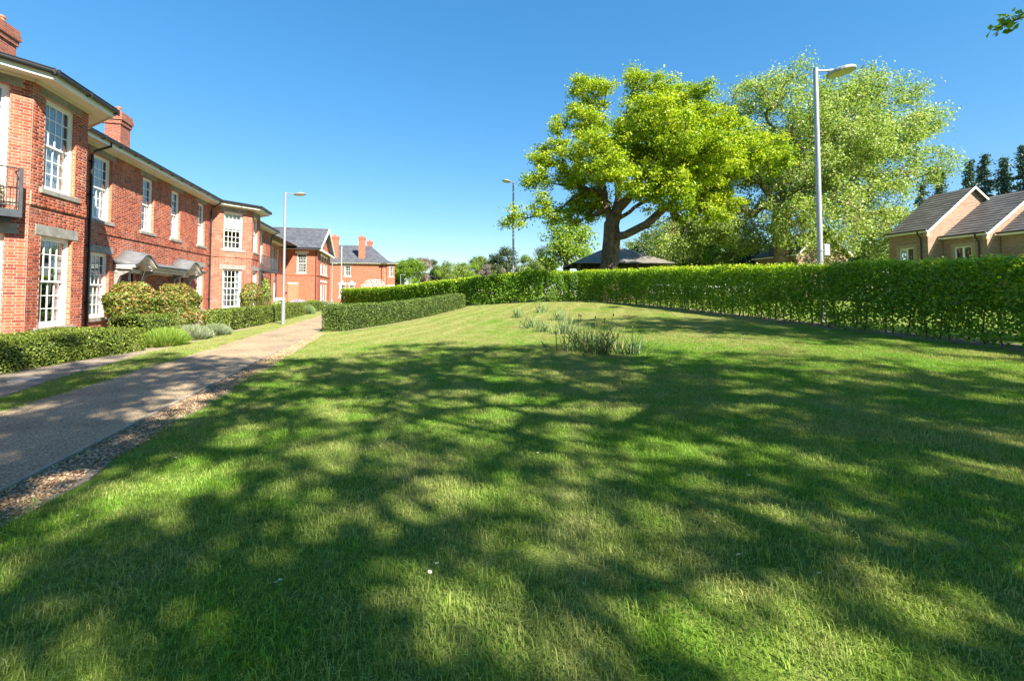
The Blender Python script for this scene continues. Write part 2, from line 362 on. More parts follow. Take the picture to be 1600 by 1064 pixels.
ribbon('hedge_bed_soil', HEDGE_R, .62, M['soil'], .022, 110)
ribbon('hedge_bed_soil', HEDGE_B, .6, M['soil'], .022, 110)
ribbon('hedge_bed_soil', HEDGE_C, .72, M['soil'], .024, 60)

# edging board between path and gravel
ed = empty('path_edging', (-2.83, 7, 0), 'thin weathered timber edging board between the path and the gravel strip', 'edging')
y = -3.5
while y < 18.4:
    mb = MB(); L = 2.4; x0 = -2.83 + .006 * math.sin(y)
    mb.wbox(x0 - .02, x0 + .02, y, y + L - .006, -.1, .042 + .004 * math.sin(y * 3)); mb.build('board', M['wood'], ed, bevel=.004)
    y += L

# ------------------------------------------------------------------ leaves and branches
def leaf_geo(C, N, length, width, rg, fold=.25):
    """one folded four-point leaf per centre; C,N (n,3)"""
    n = len(C); N = N / (np.linalg.norm(N, axis=1, keepdims=True) + 1e-9)
    a = rg.normal(size=(n, 3)); A = a - N * (a * N).sum(1, keepdims=True); A /= np.linalg.norm(A, axis=1, keepdims=True) + 1e-9
    B = np.cross(N, A); l = (length * rg.uniform(.65, 1.35, (n, 1))); w = width / length * l
    V = np.empty((n, 4, 3)); V[:, 0] = C - A * l * .5; V[:, 1] = C + B * w * .5 + N * w * fold - A * l * .04
    V[:, 2] = C + A * l * .5; V[:, 3] = C - B * w * .5 + N * w * fold - A * l * .04
    return V.reshape(-1, 3), np.arange(n * 4).reshape(n, 4)
def leaf_obj(name, C, N, length, width, mat, parent, rg, rnd=None, fold=.25):
    V, Qd = leaf_geo(np.asarray(C), np.asarray(N), length, width, rg, fold)
    if rnd is None: rnd = rg.random(len(C))
    return link_mesh(name, np_mesh(name, V, Qd, np.repeat(rnd, 4)), mat, parent)
def branch_mesh(nodes, par, rad, kmax=10):
    P = np.array(nodes); par = np.array(par); n = len(P)
    main = -np.ones(n, int); best = np.zeros(n)
    for i in range(1, n):
        p = par[i]
        if rad[i] > best[p]: best[p] = rad[i]; main[p] = i
    V = []; Fq = []; ref = np.array([.31, .93, .19]); 
    def ring(c, d, r, k):
        a = np.cross(d, ref); a /= np.linalg.norm(a) + 1e-9; b = np.cross(d, a)
        t = np.arange(k) * 2 * np.pi / k
        return c + (a * np.cos(t)[:, None] + b * np.sin(t)[:, None]) * r
    dirs = np.zeros((n, 3))
    for i in range(n):
        d = P[i] - P[par[i]] if par[i] >= 0 else np.array([0, 0, 1.])
        d = d / (np.linalg.norm(d) + 1e-9)
        if main[i] >= 0:
            e = P[main[i]] - P[i]; d = d + e / (np.linalg.norm(e) + 1e-9)
        dirs[i] = d / (np.linalg.norm(d) + 1e-9)
    for i in range(1, n):
        p = par[i]; k = kmax if rad[i] > .12 else (6 if rad[i] > .04 else 4)
        e = P[i] - P[p]; e = e / (np.linalg.norm(e) + 1e-9)
        r0 = rad[p] if main[p] == i else min(rad[p], rad[i] * 1.25); d0 = dirs[p] if main[p] == i else e
        b = len(V); V.extend(ring(P[p], d0, r0, k)); V.extend(ring(P[i], dirs[i], rad[i], k))
        for j in range(k): Fq.append((b + j, b + (j + 1) % k, b + k + (j + 1) % k, b + k + j))
    return np.array(V), np.array(Fq)
def grow(limbs, centres, step, rg, tip=.02, trunk=.8, wiggle=.16):
    """limbs: polylines, the first is the trunk from the ground; every centre is joined to the nearest wood"""
    nodes = []; par = []
    for li, L in enumerate(limbs):
        L = [np.array(p, float) for p in L]
        if li == 0: prev = -1; start = 0
        else:
            d = [np.linalg.norm(np.array(q) - L[0]) for q in nodes]; prev = int(np.argmin(d)); start = 1
        for i in range(start, len(L)):
            if prev < 0: nodes.append(L[i]); par.append(-1); prev = 0; continue
            a = nodes[prev]; m = max(1, int(np.linalg.norm(L[i] - a) / step))
            for j in range(1, m + 1):
                q = a + (L[i] - a) * j / m + (rg.normal(size=3) * wiggle * .45 if j < m else 0)
                nodes.append(q); par.append(prev); prev = len(nodes) - 1
    org = np.array(limbs[0][-1], float)
    order = np.argsort(np.linalg.norm(centres - org, axis=1)); tips = []
    for ci in order:
        c = centres[ci]; A = np.array(nodes); d = np.linalg.norm(A - c, axis=1)
        away = np.maximum(0, np.linalg.norm(A - org, axis=1) - np.linalg.norm(c - org)) * .8
        low = np.maximum(0, (A[:, 2] - c[2])) * .25
        lowtrunk = np.where(A[:, 2] < org[2] - .3, 5.0, 0)
        p = int(np.argmin(d + away + low + lowtrunk)); a = nodes[p]; L = d[p]; m = max(1, int(L / step))
        for j in range(1, m + 1):
            t = j / m; q = a + (c - a) * t + np.array([0, 0, -.12 * L * math.sin(math.pi * t)])
            if j < m: q = q + rg.normal(size=3) * wiggle * min(1, L / 2)
            nodes.append(q); par.append(p); p = len(nodes) - 1
        tips.append(p)
    n = len(nodes); e = math.log(max(len(tips), 3)) / math.log(trunk / tip); acc = np.zeros(n)
    for t in tips: acc[t] += tip ** e
    for i in range(n - 1, 0, -1):
        if acc[i] == 0: acc[i] = (tip * 1.5) ** e
        acc[par[i]] += acc[i]
    rad = acc ** (1 / e); rad *= trunk / rad[0]; rad = np.maximum(rad, tip * .55)
    return nodes, par, rad
def sample_lobes(lobes, n, mind, rg, shell=2.6):
    C = np.array([l[0] for l in lobes]); R = np.array([l[1] for l in lobes]); w = R ** 2.1; w /= w.sum(); out = []
    tries = 0
    while len(out) < n and tries < n * 30:
        tries += 1; i = rg.choice(len(R), p=w); d = rg.normal(size=3); d /= np.linalg.norm(d)
        q = C[i] + d * R[i] * rg.random() ** (1 / shell) * np.array([1, 1, .9])
        if out and np.min(np.linalg.norm(np.array(out) - q, axis=1)) < mind: continue
        out.append(q)
    return np.array(out)
def make_tree(name, label, base, limbs, lobes, n, mind, per, spread, leaf, lmat, bmat, seed, trunk_r, tip=.02, group=None, up=.6, flat=.6, step=.8, cat='tree', gaps=()):
    rg = np.random.default_rng(seed); root = empty(name, base, label, cat, group)
    cl = sample_lobes(lobes, n, mind, rg)
    if gaps: cl = np.array([c for c in cl if all((proj(c)[0] - g[0]) ** 2 + (proj(c)[1] - g[1]) ** 2 > g[2] ** 2 for g in gaps)])
    nodes, par, rad = grow(limbs, cl, step, rg, tip, trunk_r)
    V, Fq = branch_mesh(nodes, par, rad)
    # root flare
    zb = base[2]; h = np.clip((V[:, 2] - zb) / (trunk_r * 2.2), 0, 1); fl = 1 + .45 * (1 - h) ** 2
    V[:, 0] = base[0] + (V[:, 0] - base[0]) * np.where(h < 1, fl, 1); V[:, 1] = base[1] + (V[:, 1] - base[1]) * np.where(h < 1, fl, 1)
    link_mesh('trunk', np_mesh('trunk', V, Fq), bmat, root, smooth=True)
    k = rg.poisson(per, len(cl)); ci = np.repeat(np.arange(len(cl)), k)
    sc = rg.uniform(.75, 1.25, len(cl))[ci][:, None]
    off = rg.normal(size=(len(ci), 3)) * np.array([1, 1, flat]) * spread * sc
    C = cl[ci] + off; N = rg.normal(size=(len(ci), 3)) * .75 + off / (spread + 1e-6) * .35 + np.array([0, 0, up])
    rnd = np.clip(rg.normal(.5, .2, len(ci)) + (rg.random(len(cl)) - .5)[ci] * .25, 0, 1)
    leaf_obj('crown', C, N, leaf, leaf * .62, lmat, root, rg, rnd)
    return root

# ------------------------------------------------------------------ brick building with canted bays
XB, XM = -8.74, -10.45
PLAN = [(XM, 4.0), (XM, 12.2), (XB, 13.9), (XB, 16.03), (XM, 17.74), (XM, 30.6), (XB, 32.31), (XB, 34.2), (XM, 35.9), (XM, 44.2), (-12.2, 44.2), (-12.2, 57.0)]
SOF = 6.86; BAND0, BAND1 = 3.72, 4.07
house = empty('brick_house', (XM, 20, 0), 'long two storey red brick house with canted bays and white sash windows', 'house')
unit = MB(); unit.box(W0, 0, 1, 0, 1, 0, 1); 
def unit_brick():
    me = bpy.data.meshes.new('brick'); e = .02; ez = .05
    v = [(0, 0, 0), (1, 0, 0), (1, 0, 1), (0, 0, 1), (e, -1, ez), (1 - e, -1, ez), (1 - e, -1, 1 - ez), (e, -1, 1 - ez)]
    me.from_pydata(v, [], [(4, 5, 6, 7), (0, 1, 5, 4), (1, 2, 6, 5), (2, 3, 7, 6), (3, 0, 4, 7)]); me.materials.append(M['brick']); return me
BRICK_ME = unit_brick()
def unit_pane():
    me = bpy.data.meshes.new('pane'); v = [(x, y, z) for z in (0, 1) for y in (0, 1) for x in (0, 1)]
    me.from_pydata(v, [], [(0, 1, 5, 4)]); me.materials.append(M['glass']); return me
PANE_ME = unit_pane()
def place_unit(name, me, fr, u, w, z, su, sw, sz, parent, tilt=0.0):
    o = bpy.data.objects.new(name, me); col.objects.link(o)
    o.location = fr.p(u, w, z); o.rotation_euler = (tilt, 0, fr.ang + tilt * .7); o.scale = (su, sw, sz); adopt(o, parent); return o
def course_bricks(fr, L, z0, z1, voids, seed):
    """Flemish bond bricks (u0,u1,z0,z1,w) leaving out the rectangles in voids"""
    rg = random.Random(seed); out = []; ch = .075; n = int(round((z1 - z0) / ch))
    for c in range(n):
        za, zb = z0 + c * ch + .005, z0 + (c + 1) * ch - .005; zm = (za + zb) / 2
        u = -(.169 if c % 2 else 0.0); k = 0; row = []
        while u < L:
            l = .225 if k % 2 == 0 else .1125
            row.append((u + .005, u + l - .005)); u += l; k += 1
        cut = [(v[0], v[1]) for v in voids if v[2] - .01 < zm < v[3] + .01]
        for a, b in row:
            segs = [(max(a, 0.004), min(b, L - .004))]
            for c0, c1 in cut:
                ns = []
                for s0, s1 in segs:
                    if c1 <= s0 or c0 >= s1: ns.append((s0, s1)); continue
                    if c0 - s0 > .03: ns.append((s0, c0 - .004))
                    if s1 - c1 > .03: ns.append((c1 + .004, s1))
                segs = ns
            for s0, s1 in segs:
                if s1 - s0 > .03:
                    w = (.036 if BAND0 - .01 < zm < BAND1 else 0) + rg.uniform(-.0015, .0025)
                    out.append((s0, s1, za, zb, w))
    return out
def wall_backing(fr, L, z0, z1, holes, parent, mat, name='wall'):
    us = sorted({0, L} | {h[0] for h in holes} | {h[1] for h in holes}); zs = sorted({z0, z1} | {h[2] for h in holes} | {h[3] for h in holes}); mb = MB()
    for a, b in zip(us, us[1:]):
        for c, d in zip(zs, zs[1:]):
            um, zm = (a + b) / 2, (c + d) / 2
            if any(h[0] < um < h[1] and h[2] < zm < h[3] for h in holes): continue
            mb.poly([fr.p(a, 0, c), fr.p(b, 0, c), fr.p(b, 0, d), fr.p(a, 0, d)])
    return mb.build(name, mat, parent)
def joined_bricks(fr, bricks, parent, name='brickwork'):
    if not bricks: return
    B = np.array(bricks); n = len(B); e = .004; V = np.empty((n, 8, 3))
    for i, (ku, kz, kw) in enumerate([(0, 2, 0), (1, 2, 0), (1, 3, 0), (0, 3, 0), (0, 2, 1), (1, 2, 1), (1, 3, 1), (0, 3, 1)]):
        s = e if kw else 0
        u = B[:, ku] + (s if ku == 0 else -s); z = B[:, kz] + (s if kz == 2 else -s); w = B[:, 4] + (.0035 if kw else -.002)
        V[:, i, 0] = fr.o[0] + fr.d[0] * u + fr.n[0] * w; V[:, i, 1] = fr.o[1] + fr.d[1] * u + fr.n[1] * w; V[:, i, 2] = z
    base = np.array([(4, 5, 6, 7), (0, 1, 5, 4), (1, 2, 6, 5), (2, 3, 7, 6), (3, 0, 4, 7)])
    Qd = (base[None] + 8 * np.arange(n)[:, None, None]).reshape(-1, 4)
    o = link_mesh(name, np_mesh(name, V.reshape(-1, 3), Qd, np.repeat(rng.random(n), 8)), M['brick'], parent); o['kind'] = 'stuff'; return o
def window(fr, u0, u1, z0, z1, parent, cols=4, rt_=3, rb=3, mode='net', lintel=True, sill=True, lint_h=.27, lmat=None, smat=None, depth=.10):
    mb = MB(); w0, w1 = -depth - .09, -depth
    fwid = .075; hb = .09
    mb.box(fr, u0, u0 + fwid, w0, w1, z0, z1); mb.box(fr, u1 - fwid, u1, w0, w1, z0, z1)
    mb.box(fr, u0 + fwid, u1 - fwid, w0, w1 - .003, z1 - .07, z1); mb.box(fr, u0 + fwid, u1 - fwid, w0, w1 - .003, z0, z0 + hb)
    a0, a1, b0, b1 = u0 + fwid, u1 - fwid, z0 + hb, z1 - .07
    zm = b0 + (b1 - b0) * (rb / (rt_ + rb)); panes = []
    for (s0, s1, rows, wf, ws) in ((zm - .02, b1, rt_, w1 - .03, .03), (b0, zm + .02, rb, w1 - .065, .03)):
        if rows == 0: continue
        st = .045
        mb.box(fr, a0, a0 + st, wf - ws, wf, s0, s1); mb.box(fr, a1 - st, a1, wf - ws, wf, s0, s1)
        mb.box(fr, a0 + st, a1 - st, wf - ws, wf - .001, s0, s0 + .05); mb.box(fr, a0 + st, a1 - st, wf - ws, wf - .001, s1 - .045, s1)
        c0, c1, d0, d1 = a0 + st, a1 - st, s0 + .05, s1 - .045
        for i in range(1, cols):
            u = c0 + (c1 - c0) * i / cols; mb.box(fr, u - .012, u + .012, wf - ws + .002, wf - .004, d0, d1)
        for j in range(1, rows):
            z = d0 + (d1 - d0) * j / rows
            for i in range(cols):
                ua = c0 + (c1 - c0) * i / cols + (.012 if i else 0); ub = c0 + (c1 - c0) * (i + 1) / cols - (.012 if i < cols - 1 else 0)
                mb.box(fr, ua, ub, wf - ws + .002, wf - .005, z - .012, z + .012)
        for i in range(cols):
            for j in range(rows):
                panes.append((c0 + (c1 - c0) * i / cols, d0 + (d1 - d0) * j / rows, (c1 - c0) / cols, (d1 - d0) / rows, wf - .018))
    win = mb.build('window', M['white'], parent, bevel=.0)
    for (u, z, su, sz, w) in panes:
        place_unit('pane', PANE_ME, fr, u, w, z, su, .004, sz, win, random.uniform(-.006, .006))
    rv = MB()
    for a, b in (((u0, z0), (u0, z1)), ((u1, z1), (u1, z0)), ((u0, z1), (u1, z1)), ((u1, z0), (u0, z0))):
        rv.poly([fr.p(a[0], .004, a[1]), fr.p(b[0], .004, b[1]), fr.p(b[0], -.22, b[1]), fr.p(a[0], -.22, a[1])])
    rv.build('reveal', M['brick_far'], win)
    if sill:
        s = MB(); s.box(fr, u0 - .14, u1 + .14, -depth + .0, .075, z0 - .13, z0 - .004); s.build('sill', smat or M['stone'], win, bevel=.008)
    if lintel:
        s = MB(); s.box(fr, u0 - .20, u1 + .20, -.07, .016, z1 + .002, z1 + lint_h); s.build('lintel', lmat or M['stone'], win, bevel=.005)
    # what hangs or lies behind the glass
    n = 28; wv = -depth - .135
    def drape(ua, ub, za, zb, amp, f, name, mat):
        V = []; Qs = []
        for i in range(n + 1):
            t = i / n; u = ua + (ub - ua) * t; w = wv + amp * math.sin(t * f)
            V += [fr.p(u, w, za), fr.p(u, w, zb)]
        for i in range(n): Qs.append((2 * i, 2 * i + 2, 2 * i + 3, 2 * i + 1))
        link_mesh(name, np_mesh(name, np.array(V), np.array(Qs)), mat, win)
    if mode == 'net': drape(u0 + .03, u1 - .03, z0 + .05, z1 - .03, .018, 60, 'curtain', M['curtain'])
    elif mode == 'blind': drape(u0 + .03, u1 - .03, zm + .12, z1 - .03, 0, 1, 'blind', M['blind'])
    elif mode == 'sides':
        drape(u0 + .02, u0 + .24 * (u1 - u0), z0 + .05, z1 - .03, .03, 30, 'curtain', M['curtain']); drape(u1 - .24 * (u1 - u0), u1 - .02, z0 + .05, z1 - .03, .03, 30, 'curtain', M['curtain'])
    bk = MB(); bk.box(fr, u0 - .05, u1 + .05, -.95, -.9, z0 - .05, z1 + .05)
    bk.box(fr, u0 - .1, u0 - .05, -.95, -.23, z0 - .05, z1 + .05); bk.box(fr, u1 + .05, u1 + .1, -.95, -.23, z0 - .05, z1 + .05)
    bk.box(fr, u0 - .05, u1 + .05, -.9, -.23, z1 + .05, z1 + .1); bk.box(fr, u0 - .05, u1 + .05, -.9, -.23, z0 - .1, z0 - .05)
    bk.build('room', M['room'], win)
    return win

def yw(a, b): return (a - 17.74, b - 17.74)
WINS = {
    1: [(.42, 2.02, 3.75, 6.58, 4, 3, 4, 'net', False), (.42, 2.02, .25, 2.95, 4, 3, 4, 'net', False)],
    2: [(.43, 1.63, 4.2, 6.6, 4, 3, 3, 'net', True), (.43, 1.63, .62, 3.0, 4, 3, 3, 'sides', True)],
    4: [(*yw(19.5, 20.66), 4.2, 6.58, 4, 3, 3, 'net', True), (*yw(22.86, 23.86), 4.2, 6.58, 3, 3, 3, 'sides', True), (*yw(25.52, 26.5), 4.2, 6.58, 3, 3, 3, 'net', True),
        (*yw(28.66, 29.64), 4.2, 6.58, 3, 3, 3, 'net', True), (*yw(19.5, 20.66), .62, 3.0, 4, 3, 3, 'net', True), (*yw(28.66, 29.64), .62, 3.0, 3, 3, 3, 'net', True)],
    5: [(.72, 1.86, 4.2, 6.52, 4, 3, 3, 'blind', True), (.72, 1.86, .62, 3.0, 4, 3, 3, 'sides', True)],
    6: [(.38, 1.46, 4.2, 6.52, 4, 3, 3, 'net', True), (.38, 1.46, .62, 3.0, 4, 3, 3, 'net', True)],
    8: [(5.1, 6.0, 4.0, 6.5, 3, 3, 3, 'net', True), (5.1, 6.0, .5, 3.0, 3, 3, 3, 'net', True)],
    10: [(8.0, 9.1, 4.0, 6.4, 3, 3, 3, 'net', True), (10.2, 11.3, 4.0, 6.4, 3, 3, 3, 'net', True), (9.0, 10.0, .2, 2.9, 3, 3, 3, 'net', True)],
}
DOORS = {4: [(21.84 - 17.74 - .5, 21.84 - 17.74 + .5, .15, 2.45), (26.5 - 17.74 - .5, 26.5 - 17.74 + .5, .15, 2.45)]}
cand = []
for si in range(len(PLAN) - 1):
    fr = Frame(PLAN[si], PLAN[si + 1]); wins = WINS.get(si, []); doors = DOORS.get(si, [])
    holes = [w[:4] for w in wins] + doors
    if si in (0, 3, 7, 9, 10):
        wall_backing(fr, fr.L, -.1, SOF, holes, house, M['brick_far'])
        for w in wins: window(fr, *w[:4], house, w[4], w[5], w[6], w[7])
        continue
    wall_backing(fr, fr.L, -.1, SOF, holes, house, M['mortar'])
    bd = MB(); bd.box(fr, .004, fr.L - .004, .001, .035, BAND0, BAND1); bd.build('string_course', M['mortar'], house)
    voids = []
    for w in wins:
        voids.append((w[0], w[1], w[2] - .13, w[3])); voids.append((w[0] - .2, w[1] + .2, w[3], w[3] + .27)); voids.append((w[0] - .14, w[1] + .14, w[2] - .13, w[2]))
    voids += doors
    br = course_bricks(fr, fr.L, -.03, SOF, voids, si)
    if si in (1, 2):
        for b in br: cand.append((fr, b))
    else: joined_bricks(fr, br, house)
    for i, w in enumerate(wins):
        window(fr, *w[:4], house, w[4], w[5], w[6], w[7], sill=w[8], lint_h=.265 if w[3] < 5 else .25)
def shown(c):
    fr, b = c; p = fr.p((b[0] + b[1]) / 2, 0, (b[2] + b[3]) / 2); x, y, z = proj(p)
    pa = proj(fr.p(b[0], 0, b[2])); pb = proj(fr.p(b[1], 0, b[3]))
    ok = 2 < x < 1600 and 60 < y < 525
    return -(abs(pb[0] - pa[0]) * abs(pb[1] - pa[1])) if ok else 0
cand.sort(key=shown)
for fr, b in cand[:300]:
    place_unit('brick', BRICK_ME, fr, b[0], b[4] - .002, b[2], b[1] - b[0], .0055, b[3] - b[2], house)
for si in (1, 2):
    fr = Frame(PLAN[si], PLAN[si + 1])
    joined_bricks(fr, [b for f, b in cand[300:] if abs(f.ang - fr.ang) < 1e-6], house)
# back, roof void and far ends so that no light leaks in
mb = MB(); mb.wbox(-21.2, -20.9, 4, 57, -.1, SOF); mb.wbox(-21, XM - .01, 3.8, 4.0, -.1, SOF); mb.build('wall', M['brick_far'], house)
mb = MB(); mb.poly([(-21, 4, SOF + .06), (XM - .1, 4, SOF + .06), (XM - .1, 57, SOF + .06), (-21, 57, SOF + .06)]); mb.build('ceiling', M['room'], house)

# eaves
def offset_line(P, d):
    out = []
    for i, p in enumerate(P):
        ns = []
        for a, b in ((i - 1, i), (i, i + 1)):
            if a < 0 or b >= len(P): continue
            f = Frame(P[a], P[b]); ns.append(f.n)
        m = sum(ns); m = m / np.linalg.norm(m); out.append(np.array(p) + m * d / max(.3, m @ ns[0]))
    return out
EAV = offset_line(PLAN, .5); GUT = offset_line(PLAN, .585)
mb = MB(); fa = MB(); gt = MB(); ml = MB()
for i in range(len(PLAN) - 1):
    a, b = PLAN[i], PLAN[i + 1]; A, B = EAV[i], EAV[i + 1]
    mb.poly([(a[0], a[1], SOF), (b[0], b[1], SOF), (B[0], B[1], SOF), (A[0], A[1], SOF)])
    f = Frame(A, B); fa.box(f, 0, f.L, -.012, .014, SOF - .03, SOF + .14)
    fw_ = Frame(a, b); ml.box(fw_, 0, fw_.L, .012, .09, SOF - .07, SOF - .003)
    m0 = offset_line(PLAN, .3)
for i in range(len(PLAN) - 1):
    f = Frame(EAV[i], EAV[i + 1])
    gt.tube([(GUT[i][0], GUT[i][1], SOF + .145), (GUT[i + 1][0], GUT[i + 1][1], SOF + .145)], .062, 10)
    gt.box(f, 0, f.L, .016, .15, SOF + .19, SOF + .212)
    n = int(f.L / 1.0)
    for j in range(n + 1): gt.box(f, j * f.L / max(n, 1) - .02, j * f.L / max(n, 1) + .02, .015, .158, SOF + .07, SOF + .22)
mb.build('soffit', M['cream'], house); fa.build('fascia', M['white'], house); ml.build('eaves_moulding', M['cream'], house); gt.build('gutter', M['black'], house, smooth=False)
# roof
RS = math.tan(math.radians(29)); ZE = SOF + .2; rf = MB()
xe = XM + .52
rf.slab([(xe, 3.5, ZE), (xe, 44.75, ZE), (xe - 5.4, 44.75 - 4, ZE + 5.4 * RS), (xe - 5.4, 3.5, ZE + 5.4 * RS)], .05)
rf.slab([(xe, 44.75, ZE + .002), (xe - 2.0, 44.76, ZE + .002), (xe - 5.4, 44.75 - 4, ZE + 5.4 * RS)], .05)
rf.slab([(xe - 1.73, 44.7, ZE - .01), (xe - 1.73, 57, ZE - .01), (xe - 5.4, 57, ZE + 3.67 * RS), (xe - 5.4, 44.0, ZE + 3.67 * RS)], .05)
rf.slab([(xe - 5.4, 3.5, ZE + 5.4 * RS), (xe - 5.4, 57, ZE + 5.4 * RS), (xe - 10.8, 57, ZE), (xe - 10.8, 3.5, ZE)], .05)
OUT = offset_line(PLAN, .6)
for i0 in (1, 5):
    a, b, c, d = [tuple(OUT[i0 + k]) for k in range(4)]; yc = (b[1] + c[1]) / 2
    ax = b[0] - 1.75; az = ZE + 1.75 * RS * .42; A = (ax, yc, az); Rr = (ax - 1.9, yc, az + .02)
    a, b, c, d = [(q[0], q[1], ZE + .012) for q in (a, b, c, d)]
    rf.slab([b, c, A], .04); rf.slab([a, b, A, Rr], .04); rf.slab([c, d, Rr, A], .04)
roof = rf.build('roof', M['slate'], house)
def chimney(parent, cx, cy, z0, z1, sx, sy, pots=2, mat='brick_far', potr=.11):
    mb = MB(); h = z1 - z0
    mb.wbox(cx - sx / 2, cx + sx / 2, cy - sy / 2, cy + sy / 2, z0, z1 - .55)
    for k, e in enumerate((.045, .09, .06)): mb.wbox(cx - sx / 2 - e, cx + sx / 2 + e, cy - sy / 2 - e, cy + sy / 2 + e, z1 - .55 + k * .185, z1 - .55 + (k + 1) * .185 - .001)
    c = mb.build('chimney', M[mat], parent)
    for k in range(pots):
        p = MB(); yk = cy + (k - (pots - 1) / 2) * sy / max(pots, 1); p.tube([(cx, yk, z1), (cx, yk, z1 + .28), (cx, yk, z1 + .3), (cx, yk, z1 + .36)], [potr, potr * .85, potr * 1.1, potr * 1.05], 12); p.build('chimney_pot', M['pot'], c, smooth=False)
    fl = MB(); fl.wbox(cx - sx / 2 - .04, cx + sx / 2 + .04, cy - sy / 2 - .04, cy + sy / 2 + .04, z0, z0 + .5); 
    return c
p = on_x(30, 80, -12.6); q = on_x(30, 50, -12.6); chimney(roof, -12.95, p[1] - .5, 7.2, q[2] + .0, .6, .9, 2, 'brick_old')
p = on_x(188, 205, -12.4); q = on_x(188, 183, -12.4); c2 = chimney(roof, -12.5, p[1], 7.4, q[2] + .1, .62, .8, 1, 'brick_old')
mb = MB(); mb.wbox(-12.5 - .4, -12.5 + .42, p[1] - .5, p[1] + .5, 7.9, 8.28); mb.build('flashing', M['lead'], roof)
# downpipes
def downpipe(fr, u, ztop, eav_u, parent, zbot=.1):
    mb = MB(); mb.tube([fr.p(eav_u, .54, SOF + .12), fr.p(eav_u, .54, SOF - .02), fr.p(u + (eav_u - u) * .1, .14, SOF - .28), fr.p(u, .08, SOF - .42), fr.p(u, .08, zbot)], .042, 10)
    for z in (1.2, 3.2, 5.0, 6.2): mb.box(fr, u - .07, u + .07, .01, .13, z - .025, z + .025)
    mb.build('downpipe', M['black'], parent, smooth=False)
F4 = Frame(PLAN[4], PLAN[5]); downpipe(F4, 19.3 - 17.74, 6.7, 19.5 - 17.74, house); downpipe(F4, 30.35 - 17.74, 6.7, 30.3 - 17.74, house)
F8 = Frame(PLAN[8], PLAN[9]); downpipe(F8, 8.2, 6.7, 8.2, house)
# front doors under the canopy
for (u0, u1, z0, z1) in DOORS[4]:
    mb = MB(); mb.box(F4, u0 + .06, u1 - .06, -.2, -.15, z0, z1 - .06)
    for zz in ((z0 + .2, z0 + .95), (z0 + 1.1, z1 - .25)):
        for s in (0, 1): mb.box(F4, u0 + .16 + s * .42, u0 + .16 + s * .42 + .3, -.151, -.135, *zz)
    d = mb.build('door', M['door'], house)
    f = MB(); f.box(F4, u0, u0 + .06, -.22, -.08, z0, z1); f.box(F4, u1 - .06, u1, -.22, -.08, z0, z1); f.box(F4, u0, u1, -.22, -.081, z1 - .06, z1); f.build('door_frame', M['white'], d)
    f = MB(); f.box(F4, u0 - .2, u1 + .2, -.05, .9, -.1, z0 - .01); f.build('step', M['stone_pale'], d, bevel=.01)
    f = MB(); f.tube([F4.p(u0 + .15, -.15, z0 + 1), F4.p(u0 + .15, -.09, z0 + 1)], .03, 8); f.build('handle', M['steel'], d)
# double arched porch canopy
def canopy_z(y):
    for c in (21.84, 26.5):
        t = abs(y - c) / .86
        if t < 1: return 2.53 + .42 * (.5 + .5 * math.cos(math.pi * t)) ** .8
    return 2.53
ysn = np.concatenate([np.arange(20.9, 27.86, .06)]); P0 = .72
def canopy_layer(dz0, dz1, p0, p1, name, mat, y0=20.9, y1=27.8):
    V = []; Qs = []; yl = [y for y in ysn if y0 <= y <= y1]
    for y in yl:
        z = canopy_z(y)
        # the slates rise towards the wall
        V += [(XM + p1, y, z + dz0), (XM + p1, y, z + dz1), (XM + p0, y, z + dz1 + (.17 if name == 'canopy_roof' else 0)), (XM + p0, y, z + dz0)]
    for i in range(len(yl) - 1):
        for j in range(4): Qs.append((4 * i + j, 4 * i + (j + 1) % 4, 4 * i + 4 + (j + 1) % 4, 4 * i + 4 + j))
    e = 4 * (len(yl) - 1); Qs += [(3, 2, 1, 0), (e, e + 1, e + 2, e + 3)]
    return link_mesh(name, np_mesh(name, np.array(V), np.array(Qs)), mat, cano)
mbc = MB(); mbc.wbox(XM + .02, XM + P0 - .02, 20.95, 27.75, 2.3, 2.31)
cano = mb = MB(); mb.wbox(XM + .012, XM + .12, 20.95, 27.75, 2.34, 2.5); cano = mb.build('porch_canopy', M['stone_pale'], house)
canopy_layer(.10, .17, .012, P0 + .05, 'canopy_roof', M['slate_plain'])
canopy_layer(.0, .098, .012, P0, 'canopy_cornice', M['stone_pale'])
canopy_layer(-.07, -.002, .012, P0 - .1, 'canopy_moulding', M['stone_pale'])
for y in np.arange(21.0, 27.7, .22):
    z = canopy_z(y) - .13; m = MB(); m.wbox(XM + .4, XM + P0 - .14, y, y + .1, z, z + .058); m.build('dentil', M['white'], cano)
for yb in (20.98, 22.75, 25.6, 27.4):
    m = MB(); m.add([(XM + .012, yb, 1.85), (XM + .012, yb, 2.5), (XM + .55, yb, 2.5), (XM + .5, yb, 2.36), (XM + .2, yb, 2.2), (XM + .1, yb, 1.9),
                     (XM + .012, yb + .16, 1.85), (XM + .012, yb + .16, 2.5), (XM + .55, yb + .16, 2.5), (XM + .5, yb + .16, 2.36), (XM + .2, yb + .16, 2.2), (XM + .1, yb + .16, 1.9)],
                    [(0, 1, 2, 3, 4, 5), (11, 10, 9, 8, 7, 6), (1, 7, 8, 2), (2, 8, 9, 3), (3, 9, 10, 4), (4, 10, 11, 5), (5, 11, 6, 0)]); m.build('bracket', M['stone'], cano)
